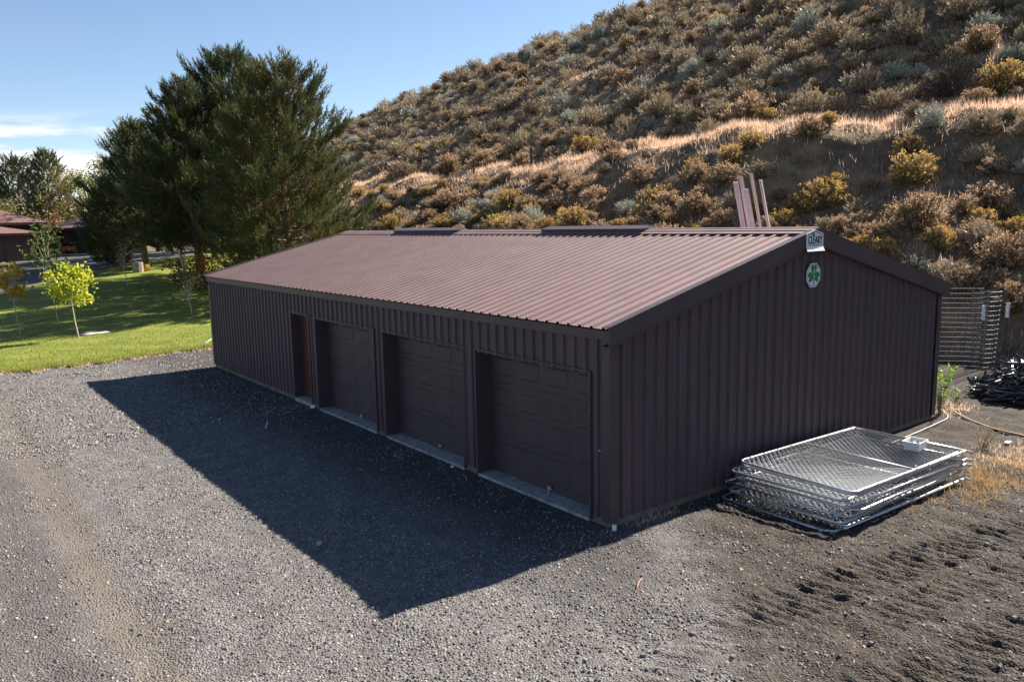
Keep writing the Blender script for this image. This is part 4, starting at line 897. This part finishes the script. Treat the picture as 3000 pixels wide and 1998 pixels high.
for tp, bs, wd, mt, lb in TR:
    tp, bs = Vector(tp), Vector(bs); t = empty('steel_trim', bs, label=lb, cat='metal trim', group='leaning steel offcuts'); d = tp-bs; sdv = Vector((.5, -.866, 0)); nv = d.cross(sdv).normalized(); 
    m = MB(); pr = [(-.5, 0), (-.36, .028), (-.2, .028), (-.12, 0), (.12, 0), (.2, .03), (.36, .03), (.5, 0)]; v = []
    for e in (Vector((0, 0, 0)), d):
        for s_, o_ in pr: v.append(e+sdv*wd*s_-nv*o_)
    n = len(pr); m.add(v, [(i, i+1, n+i+1, n+i) for i in range(n-1)]); m.build('sheet', mt, t)
    m = MB(); m.add([v[n]+d*.0, v[2*n-1], v[2*n-1]-nv*.035, v[n]-nv*.035], [(0, 1, 2, 3)]); m.build('folded_end', mt, t)
pp = empty('wooden_post', (9.6, 5.22, 0), label='dark vertical pole standing beside the leaning steel offcuts', cat='post')
m = MB(); m.tube([(0, 0, -.3), (0, 0, 4.72)], .055, 8); m.build('pole', M_black, pp); m = MB(); m.tube([(0, 0, 4.72), (0, 0, 4.75)], [.06, .05], 8); m.build('cap', M_black, pp)

# ------------------------------------------------------------------ wire mesh fence, roll, pipe heap
def wire_grid(m, P, hgt, dx, dz, r, lean=(0, 0)):
    """P: plan polyline; vertical wires every dx, horizontals every dz"""
    P = [Vector((q[0], q[1], 0)) for q in P]; seg = [(b-a).length for a, b in zip(P[:-1], P[1:])]; tot = sum(seg)
    def at(s):
        for a, b, l in zip(P[:-1], P[1:], seg):
            if s <= l+1e-6: return a.lerp(b, s/l)
            s -= l
        return P[-1]
    def lift(p, z): return (p.x+lean[0]*z, p.y+lean[1]*z, z)
    for k in range(int(tot/dx)+1):
        q = at(k*dx); m.tube([lift(q, 0), lift(q, hgt)], r, 3, caps=False)
    for k in range(int(hgt/dz)+1):
        z = k*dz; n = max(2, int(tot/.25)); m.tube([lift(at(tot*i/n), z) for i in range(n+1)], r*.95, 3, caps=False)
M_wire = simple('weathered_wire', (.17, .175, .185), .6, .3, var=.2)
fence = empty('wire_fence', (13.2, 4.4, .1), label='tall welded wire fence behind the shed corner, white tags on its posts', cat='fence')
m = MB(); wire_grid(m, [(0, 0), (.9, -1.15), (2.15, -2.72)], 2.1, .1, .13, .0036); tag(m.build('wire_mesh', M_wire, fence), kind='stuff')
for x, y, s in ((.62, -.80, 0), (2.17, -2.74, .06), (0, .05, 0)):
    m = MB(); m.tube([(x, y, -.3), (x, y, 1.62)], .022, 5); po = m.build('fence_post', M_deadtw, fence)
    m = MB(); m.box(x-.03, x+.03, y-.03, y+.03, 1.25, 1.63); m.build('white_tip', M_white, po)
roll = empty('wire_roll', (15.6, 1.72, .1), label='loose standing roll of welded wire mesh at the end of the fence', cat='wire roll')
m = MB(); wire_grid(m, [((.50-.015*k)*math.cos(.26*k+2.4), (.42-.012*k)*math.sin(.26*k+2.4)) for k in range(34)], 2.0, .1, .125, .0042, (.02, -.03)); tag(m.build('coiled_mesh', M_wire, roll), kind='stuff')
m = MB(); m.tube([(.42, -.36, -.3), (.44, -.38, 1.75)], .024, 5); po = m.build('stake', M_deadtw, roll)
m = MB(); m.box(.405, .475, -.415, -.345, 1.28, 1.68); m.build('white_tip', M_white, po)
M_pipe = simple('glossy_black_plastic', (.035, .037, .042), .25, var=.3, spec=.8)
pm = []
for L in (.45, .62, .8, 1.0):
    m = MB(); m.tube([(-L/2, 0, 0), (L/2, 0, 0)], .025, 7); m.tube([(L/2-.05, 0, 0), (L/2, 0, 0)], .031, 7); pm.append(m.mesh('pipe', M_pipe, False))
hr = random.Random(12)
for k in range(299):
    lv = hr.random(); rr = (1-lv)**.5; a = hr.uniform(0, 6.283); q = hr.random()**.5
    x, y = 12.85+1.35*rr*q*math.cos(a), -.6+1.35*rr*q*math.sin(a); h = .04+.72*max(0, 1-(math.hypot(x-12.85, y+.6)/1.45)**1.6)*(.55+.45*hr.random())
    o = new('black_pipe', pm[hr.randrange(4)]); o.location = (x, y, h); o.rotation_euler = (0, hr.gauss(0, .32), hr.choice([.4, 1.9, 2.6])+hr.gauss(0, .6))
    tag(o, 'short glossy black pipe thrown on the heap by the wire fence', 'pipe', 'black pipes in the heap')
core = MB()
for k in range(420):
    a = hr.uniform(0, 6.283); q = hr.random()**.5*1.2; x, y = 12.85+q*math.cos(a), -.6+q*math.sin(a); h = .03+.66*max(0, 1-(q/1.4)**1.6)*hr.random(); d = Vector((hr.gauss(0, 1), hr.gauss(0, 1), hr.gauss(0, .25))).normalized()*hr.uniform(.2, .38); c = Vector((x, y, h+.02)); core.tube([c-d, c+d], .024, 5)
tag(core.build('buried_pipes', M_pipe), 'mass of black pipes inside the heap by the wire fence', 'pipe', kind='stuff')
o = new('black_pipe', pm[3]); o.location = (12.85, -.6, .77); o.scale = (1.5, 1, 1); o.rotation_euler = (0, .05, R(-35)); tag(o, 'long black pipe lying across the very top of the heap', 'pipe')

# ------------------------------------------------------------------ weeds, hoses and litter at the shed corner
M_weed = leafy('bright_weed', [(.05, (.13, .24, .02)), (.5, (.24, .40, .03)), (.95, (.40, .52, .06))], .5)
M_weed_d = leafy('dusty_green_weed', [(.05, (.10, .12, .07)), (.5, (.18, .20, .13)), (.95, (.32, .33, .25))], .3)
M_dryw = leafy('dry_orange_weed', [(.05, (.26, .17, .085)), (.5, (.38, .26, .13)), (.95, (.50, .37, .21))], .4)
def weed(pos, H, seed, label, mat, nst, lean=.5, leaf=.05, nl=16, name='weed', wid=.3, twig=None):
    rs = np.random.RandomState(seed); t = empty(name, pos, label=label, cat='weed'); st_ = MB(); P, D, S = [], [], []
    for k in range(nst):
        a = rs.rand()*6.283; l_ = H*(.55+.5*rs.rand()); tip = Vector((math.cos(a)*lean*l_*rs.rand(), math.sin(a)*lean*l_*rs.rand(), l_)); b_ = Vector((rs.randn()*.04, rs.randn()*.04, -.03)); md = b_.lerp(tip, .5)+Vector((0, 0, .06*H))
        st_.tube([b_, md, tip], [.006, .004, .002], 3, caps=False)
        for j in range(nl):
            s = .2+.8*(j+.5)/nl; q = b_.lerp(md, s*2) if s < .5 else md.lerp(tip, s*2-1); P.append(q); d = rs.randn(3)*.7+np.array([0, 0, .45]); D.append(d); S.append(leaf*(.6+.8*rs.rand()))
    st_.build('stems', twig or mat, t); lf = np.array([[-.22, 0, .35], [0, 0, 0], [.22, 0, .35], [0, .05, 1.]])
    V, F = scatter(lf, np.array([[0, 1, 2, 3]]), np.array([tuple(p_) for p_ in P]), np.array(D), np.array(S), rs=rs); new('leaves', npmesh('leaves', V, F, mat), t); return t
weed((11.05, .62, 0), .85, 1, 'bright green leafy weed by the shed corner in front of the pipe heap', M_weed, 9, .75, .10, 18)
weed((10.35, .35, 0), .5, 2, 'low yellow green weed at the rear shed corner', M_weed, 12, .8, .06, 12)
weed((9.5, .02, 0), .75, 3, 'dusty grey green weed against the gable wall end', M_weed_d, 16, .35, .055, 22)
weed((7.72, -1.58, 0), .62, 4, 'branching dry orange weed standing past the fence panels', M_dryw, 13, .9, .022, 20, twig=M_dryw)
weed((3.75, -.12, 0), 1.05, 5, 'thin dead weed against the gable wall behind the panels', M_sage_t, 3, .2, .03, 12, twig=M_sage_t)
weed((9.9, .9, 0), 1.55, 6, 'tall dry brown weed along the rear side of the shed', M_dryw, 9, .25, .05, 22, twig=M_sage_t)
weed((10.0, 1.5, 0), 1.3, 8, 'second tall dry weed along the rear wall of the shed', M_dryw, 8, .3, .05, 20, twig=M_sage_t)
weed((10.9, 1.3, 0), .9, 9, 'dry tan weed between the shed and the wire fence', M_straw, 10, .5, .045, 18, twig=M_sage_t)
weed((10.6, .15, 0), .42, 7, 'short green weed clump between the hose and the shed corner', M_weed_d, 12, .9, .06, 12)
def patch(name, cx, cy, rx, ry, n, hmax, mat, label, seed, up=.45):
    rs = np.random.RandomState(seed); x = cx+rs.randn(n)*rx; y = cy+rs.randn(n)*ry; k = ~((x > -.02) & (x < W_+.02) & (y > -.02)); x, y = x[k], y[k]; n = len(x)
    cl = sst(-.4, .9, NT(x*.8+2, y*.8)+.3*NR(x, y)); k = rs.rand(n) < .25+.75*cl; x, y = x[k], y[k]; n = len(x)
    h = hmax*(.3+.7*rs.rand(n)**2); z = surf(x, y)+near_relief(x, y)*(x < 9)
    V, F = scatter(TRI, TRF, np.stack([x, y, z-.01], 1), rs.randn(n, 3)*up+[0, 0, 1], h, rs=rs, wid=np.full(n, .010)); tag(new(name, npmesh(name, V, F, mat)), label, 'grass', kind='stuff')
def lawn_edge():
    rs = np.random.RandomState(6); n = 3600; x = rs.uniform(-9, 3.5, n); y = lawn_near(x)+rs.randn(n)*.10-.06; k = NE(x*2, y*2) > -.5; x, y = x[k], y[k]; n = len(x)
    V, F = scatter(TRI, TRF, np.stack([x, y, ground_z(x, y)+.0], 1), rs.randn(n, 3)*.5+[0, 0, 1], .05+.09*rs.rand(n), rs=rs, wid=np.full(n, .02)); tag(new('edge_grass', npmesh('edge_grass', V, F, M_straw)), 'thin dry tan grass fringing the lawn edge', 'grass', kind='stuff')
lawn_edge()
patch('dry_grass', 5.9, -2.35, .85, .30, 5200, .20, M_dryw, 'orange dry grass scattered right of the fence panels', 1)
patch('dry_grass', 7.6, -2.2, .7, .35, 3200, .18, M_straw, 'pale straw grass on the dirt right of the panels', 2)
patch('dry_grass', 10.1, .5, .35, .35, 2200, .28, M_straw, 'pale dry grass at the rear shed corner', 3)
patch('dry_grass', -.52, 5.1, .22, .35, 420, .10, M_straw, 'flat wisp of straw on the shaded gravel', 4, 1.6)
patch('dry_grass', -.25, 2.0, .2, .9, 260, .10, M_straw, 'bits of straw along the near door threshold', 5, 1.6)
patch('dry_grass', .6, -.14, .5, .05, 260, .16, M_straw, 'dry stalks along the foot of the gable corner', 6)
patch('dry_grass', 3.2, -2.9, 1.7, .55, 500, .14, M_dryw, 'loose dry stalks strewn over the dirt', 8, 2.2)
M_hose = simple('tan_hose', (.42, .27, .14), .6); M_hosew = simple('white_hose', (.42, .42, .42), .6)
for pts, r, mt, lb in (([(10.02, -.02, .03), (9.52, -.58, .025), (9.12, -1.22, .025), (9.0, -1.75, .025), (8.7, -2.6, .025), (8.0, -3.6, .02)], .017, M_hose, 'tan garden hose winding over the dirt past the shed corner'), ([(9.86, .1, .04), (9.4, -.2, .03), (8.67, -.29, .03), (7.66, -.36, .03), (6.4, -.45, .04), (5.6, -.5, .05)], .010, M_hosew, 'white and black hose running from the weeds to the panels')):
    cv = []
    P = [Vector(p_) for p_ in pts]
    for i in range(len(P)-1):
        p0, p1, p2, p3 = P[max(i-1, 0)], P[i], P[i+1], P[min(i+2, len(P)-1)]
        for k in range(6):
            s = k/6; cv.append(.5*((2*p1)+(p2-p0)*s+(2*p0-5*p1+4*p2-p3)*s*s+(3*p1-p0-3*p2+p3)*s**3))
    m = MB(); m.tube(cv+[P[-1]], r, 6); tag(m.build('hose', mt, None, True), lb, 'hose')
def lump(name, pos, s, mat, label, cat, seed=0, flat=.5):
    rr = random.Random(seed); m = MB(); n = 9; v = []
    for k in range(n): a = 6.283*k/n; q = rr.uniform(.75, 1.1); v.append((math.cos(a)*s[0]*q, math.sin(a)*s[1]*q))
    lo = [(x, y, -.01) for x, y in v]; md = [(x*1.03, y*1.03, s[2]*.55) for x, y in v]; up = [(x*.72, y*.72, s[2]*rr.uniform(.85, 1.1)) for x, y in v]
    m.add(lo+md+up, [(i, (i+1) % n, n+(i+1) % n, n+i) for i in range(n)]+[(n+i, n+(i+1) % n, 2*n+(i+1) % n, 2*n+i) for i in range(n)]+[tuple(range(2*n, 3*n))]); o = m.build(name, mat, None); o.location = pos; tag(o, label, cat); return o
M_rock = simple('pale_stone', (.50, .45, .38), .85, var=.2, scale=8, bmp=.4)
lump('stone', (2.17, -.66, .0), (.06, .045, .05), M_rock, 'small pale stone on the dirt beside the panels', 'stone', 1)
lump('paper_scrap', (8.35, -1.72, .02), (.09, .055, .015), M_white, 'flat white scrap on the dark soil right of the shed', 'litter', 2)
lump('paper_scrap', (-.06, 9.62, .02), (.07, .05, .05), M_white, 'crumpled white paper beside the entry door threshold', 'litter', 3)
lump('paper_scrap', (-2.1, 9.9, .01), (.03, .03, .02), M_white, 'tiny white scrap alone on the shaded gravel', 'litter', 4)
lump('paper_scrap', (-.12, 3.72, .01), (.03, .025, .02), M_white, 'tiny white scrap near the second door', 'litter', 5)
lump('stone', (-3.30, 2.05, .01), (.045, .035, .035), simple('pinkish_stone', (.42, .27, .20), .9), 'pinkish stone at the edge of the shed shadow', 'stone', 6)
m = MB(); m.tube([(-1.62, 8.45, .03), (-1.5, 8.7, .035), (-1.38, 8.98, .03)], .012, 4); tag(m.build('plastic_strip', M_white), 'thin white strip lying on the shaded gravel', 'litter')
for k, (x, y, l, a, lb) in enumerate(((-.95, -1.45, .22, .5, 'reddish stick on the gravel off the shed corner'), (2.0, -2.55, .2, 2.2, 'pale forked stick beside the tyre tracks'), (3.95, -3.9, .3, 1.2, 'pale stick across the far tyre track'), (-1.9, -2.2, .18, 2.0, 'thin twig on the gravel heap'))):
    m = MB(); d = Vector((math.cos(a), math.sin(a), .05))*l/2; c = Vector((x, y, .03)); m.tube([c-d, c+Vector((0, .01, .01)), c+d], .008, 4); m.tube([c, c+Vector((d.y*.6, d.x*.5, .03))], .005, 4); tag(m.build('stick', M_hose if k else simple('red_wood', (.35, .17, .10), .8)), lb, 'stick')
m = MB(); m.box(-.02, .02, -.09, -.045, -.02, .075); o = m.build('vinyl_block', M_white); o.location = (-.005, -.02, 0); tag(o, 'short white vinyl block at the foot of the shed corner', 'block')
# larger cobbles in the dirt foreground
crs = random.Random(3)
for k in range(16):
    x, y = crs.uniform(-2.2, 3.2), crs.uniform(-4.6, -2.2); o = lump('cobble', (x, y, float(near_relief(np.array([x]), np.array([y]))[0])-.004), (crs.uniform(.02, .045), crs.uniform(.02, .035), crs.uniform(.015, .035)), M_stone, 'small stone lying in the churned dirt by the tyre tracks', 'stone', 20+k); o['group'] = 'stones in the churned dirt'

# ------------------------------------------------------------------ lawn furniture, fence posts on the hill
sl = lump('stone_slab', (-1.15, 28.9, GZ(-1.15, 28.9)), (.62, .42, .10), M_rock, 'flat pale stone slab on the lawn next to the yellow maple', 'stone slab', 9)
M_well = simple('grey_barrel_wood', (.24, .215, .19), .85, var=.35, scale=5)
w_ = empty('wishing_well', (6.24, 53.95, GZ(6.24, 53.95)-.02), label='small wooden wishing well with a pale barrel base up the lawn', cat='well')
m = MB(); m.tube([(0, 0, -.05), (0, 0, .35), (0, 0, .72)], [.34, .37, .36], 10); m.build('barrel', M_well, w_)
for s_ in (-1, 1): box('upright', M_board, w_, s_*.34-.04, s_*.34+.04, -.04, .04, .7, 1.5)
m = MB(); m.prism([(-.55, 1.35), (.55, 1.35), (.55, 1.41), (0, 1.75), (-.55, 1.41)], 'y', -.5, .5); m.build('roof', M_board, w_)
lump('flower_clump', (6.9, 54.1, GZ(6.9, 54.1)), (.25, .2, .5), M_lf_or, 'orange plant clump beside the wishing well', 'plant', 8)
M_post = simple('weathered_post', (.075, .06, .05), .9, var=.3)
for x, y, h, lb in ((32.05, 62.97, .95, 'weathered fence post on the hill bench, lowest of the three'), (31.3, 47.9, 1.25, 'weathered fence post in the straw of the hill bench'), (31.6, 40.7, 1.45, 'dark upright fence post among golden brush on the bench')):
    z = float(surf(np.array([x]), np.array([y]))[0]); po = empty('fence_post', (x, y, z), label=lb, cat='post', group='old fence posts on the hill')
    m = MB(); m.tube([(0, 0, -.3), (.02, 0, h)], [.10, .085], 7); m.build('post', M_post, po)
    m = MB(); m.tube([(-.1, 0, h*.7), (.14, 0, h*.7)], .008, 4); m.build('staple_wire', M_galv2, po)
pu = MB(); pu.tube([(.75, 20.75, .02), (.9, 20.8, .22), (1.15, 21.0, .30), (1.4, 21.2, .25)], .02, 6); tag(pu.build('irrigation_pipe', M_hosew, None, True), 'white bent irrigation pipe at the lawn edge by the shed', 'pipe')

# ------------------------------------------------------------------ house and outbuilding across the drive
M_brick = simple('red_brown_siding', (.10, .052, .045), .85, var=.2, scale=6)
def tile_mat():
    m, t, b, o = material('red_shake_roof'); co = N(t, 'TexCoord').outputs['Object']
    br = N(t, 'TexBrick', i_Scale=1.0); br.inputs['Brick Width'].default_value = .5; br.inputs['Row Height'].default_value = .3; br.inputs['Mortar Size'].default_value = .04; t.links.new(co, br.inputs['Vector'])
    br.inputs['Color1'].default_value = (.13, .07, .055, 1); br.inputs['Color2'].default_value = (.175, .095, .078, 1); br.inputs['Mortar'].default_value = (.08, .04, .035, 1)
    t.links.new(br.outputs['Color'], b.inputs['Base Color']); b.inputs['Roughness'].default_value = .85; return m
M_tile = tile_mat()
def hip(m, x0, x1, y0, y1, z, h, ov=.5):
    x0, x1, y0, y1 = x0-ov, x1+ov, y0-ov, y1+ov; d = min(x1-x0, y1-y0)/2
    if x1-x0 >= y1-y0: a, b = (x0+d, (y0+y1)/2), (x1-d, (y0+y1)/2)
    else: a, b = ((x0+x1)/2, y0+d), ((x0+x1)/2, y1-d)
    v = [(x0, y0, z), (x1, y0, z), (x1, y1, z), (x0, y1, z), (*a, z+h), (*b, z+h)]
    f = [(0, 1, 5, 4), (1, 2, 5), (2, 3, 4, 5), (3, 0, 4)] if x1-x0 >= y1-y0 else [(0, 1, 4), (1, 2, 5, 4), (2, 3, 5), (3, 0, 4, 5)]
    m.add(v, f); m.add([(x0, y0, z-.22), (x1, y0, z-.22), (x1, y1, z-.22), (x0, y1, z-.22), (x0, y0, z-.001), (x1, y0, z-.001), (x1, y1, z-.001), (x0, y1, z-.001)], [(3, 2, 1, 0)]+[(i, (i+1) % 4, 4+(i+1) % 4, 4+i) for i in range(4)])
hz = 1.72
hs = empty('brick_house', (-4, 76, hz), label='large red brown house with hipped shake roof and garage across the drive', cat='house')
box('garage_wall', M_brick, hs, -9, 6.3, -4.6, 4, -.3, 2.1); m = MB(); hip(m, -9, 6.3, -4.6, 4, 2.33, .95, .6); m.build('garage_roof', M_tile, hs)
box('upper_wall', M_brick, hs, -9, 7.6, 2.4, 13, -.3, 3.05); m = MB(); hip(m, -9, 7.6, 2.4, 13, 3.28, 2.1, .5); m.build('main_roof', M_tile, hs)
g = box('garage_door', simple('brown_house_door', (.07, .045, .042), .6), hs, -3.2, 3.9, -4.66, -4.61, -.2, 1.75)
for r_ in range(4): box('door_section', simple('brown_house_door', (.07, .045, .042), .6), g, -3.1, 3.8, -4.69, -4.662, -.18+r_*.475, .26+r_*.475)
box('window', M_dark, hs, 4.8, 7.2, 2.34, 2.38, 2.3, 2.95)
ob = empty('outbuilding', (9.2, 82, 1.95), label='low dark outbuilding with hipped roof beside the pines', cat='house')
M_ob = simple('dark_siding', (.035, .026, .026), .85); box('wall', M_ob, ob, -3.3, 3.3, -2.6, 2.6, -.3, 2.3); m = MB(); hip(m, -3.3, 3.3, -2.6, 2.6, 2.5, 1.4, .6); m.build('roof', simple('dark_shake', (.07, .045, .042), .9), ob)
M_glass = simple('painted_yellow_glass', (.30, .27, .12), .12, var=.5, scale=3)  # brightness seen through the windows, painted as pale yellow pane colour
for x in (-1.1, .7): 
    f_ = box('window', M_dark, ob, x-.42, x+.42, -2.64, -2.605, .95, 2.0); box('pane', M_glass, f_, x-.34, x+.34, -2.66, -2.642, 1.03, 1.92)
def hedge(name, x0, x1, y0, y1, z, h, mat, label, seed, n):
    rs = np.random.RandomState(seed); t = empty(name, ((x0+x1)/2, (y0+y1)/2, z), label=label, cat='hedge'); a, b = (x1-x0)/2, (y1-y0)/2
    m = MB(); m.box(-a*.9, a*.9, -b*.85, b*.85, -.2, h*.88); m.build('inner_twigs', M_deadtw, t)
    p_ = np.stack([rs.uniform(-a, a, n), rs.uniform(-b, b, n), rs.uniform(0, h, n)], 1); ax = rs.randint(0, 3, n); sg = rs.choice([-1, 1], n)
    p_[ax == 0, 0] = (a*sg)[ax == 0]; p_[ax == 1, 1] = (b*sg)[ax == 1]; p_[ax == 2, 2] = h; p_ += rs.randn(n, 3)*.06
    V, F = scatter(np.array([[-.35, 0, 0], [0, -.1, -.5], [.35, 0, 0], [.05, .12, .55]]), np.array([[0, 1, 2, 3]]), p_, rs.randn(n, 3), .14+.1*rs.rand(n), rs=rs); new('leaves', npmesh('leaves', V, F, mat), t)
hedge('hedge', 5.6, 11.6, 77.2, 78.4, 1.9, 1.15, M_needle, 'dark clipped hedge along the front of the outbuilding', 1, 3000)
hedge('hedge', 2.7, 4.3, 73.4, 75.6, 1.8, 1.7, M_lf_g, 'square green hedge at the house corner', 2, 1600)
gb = empty('garden_bench', (5.3, 76.3, 1.88), R(8), label='small orange wooden bench between the house and outbuilding', cat='bench')
M_orw = simple('orange_wood', (.34, .13, .05), .7)
for k in range(3): box('seat_slat', M_orw, gb, -.8, .8, -.2+k*.14, -.08+k*.14, .42, .46)
for k in range(2): box('back_slat', M_orw, gb, -.8, .8, .24, .28, .55+k*.17, .68+k*.17)
for x in (-.72, .72): box('leg', M_orw, gb, x-.04, x+.04, -.18, .23, 0, .418)
lw = MB(); lw.box(-1.6, 1.6, -.25, .25, -.2, .25); o = lw.build('concrete_kerb', M_conc); o.location = (5.2, 75.2, 1.85); tag(o, 'low pale concrete kerb in front of the bench', 'kerb')
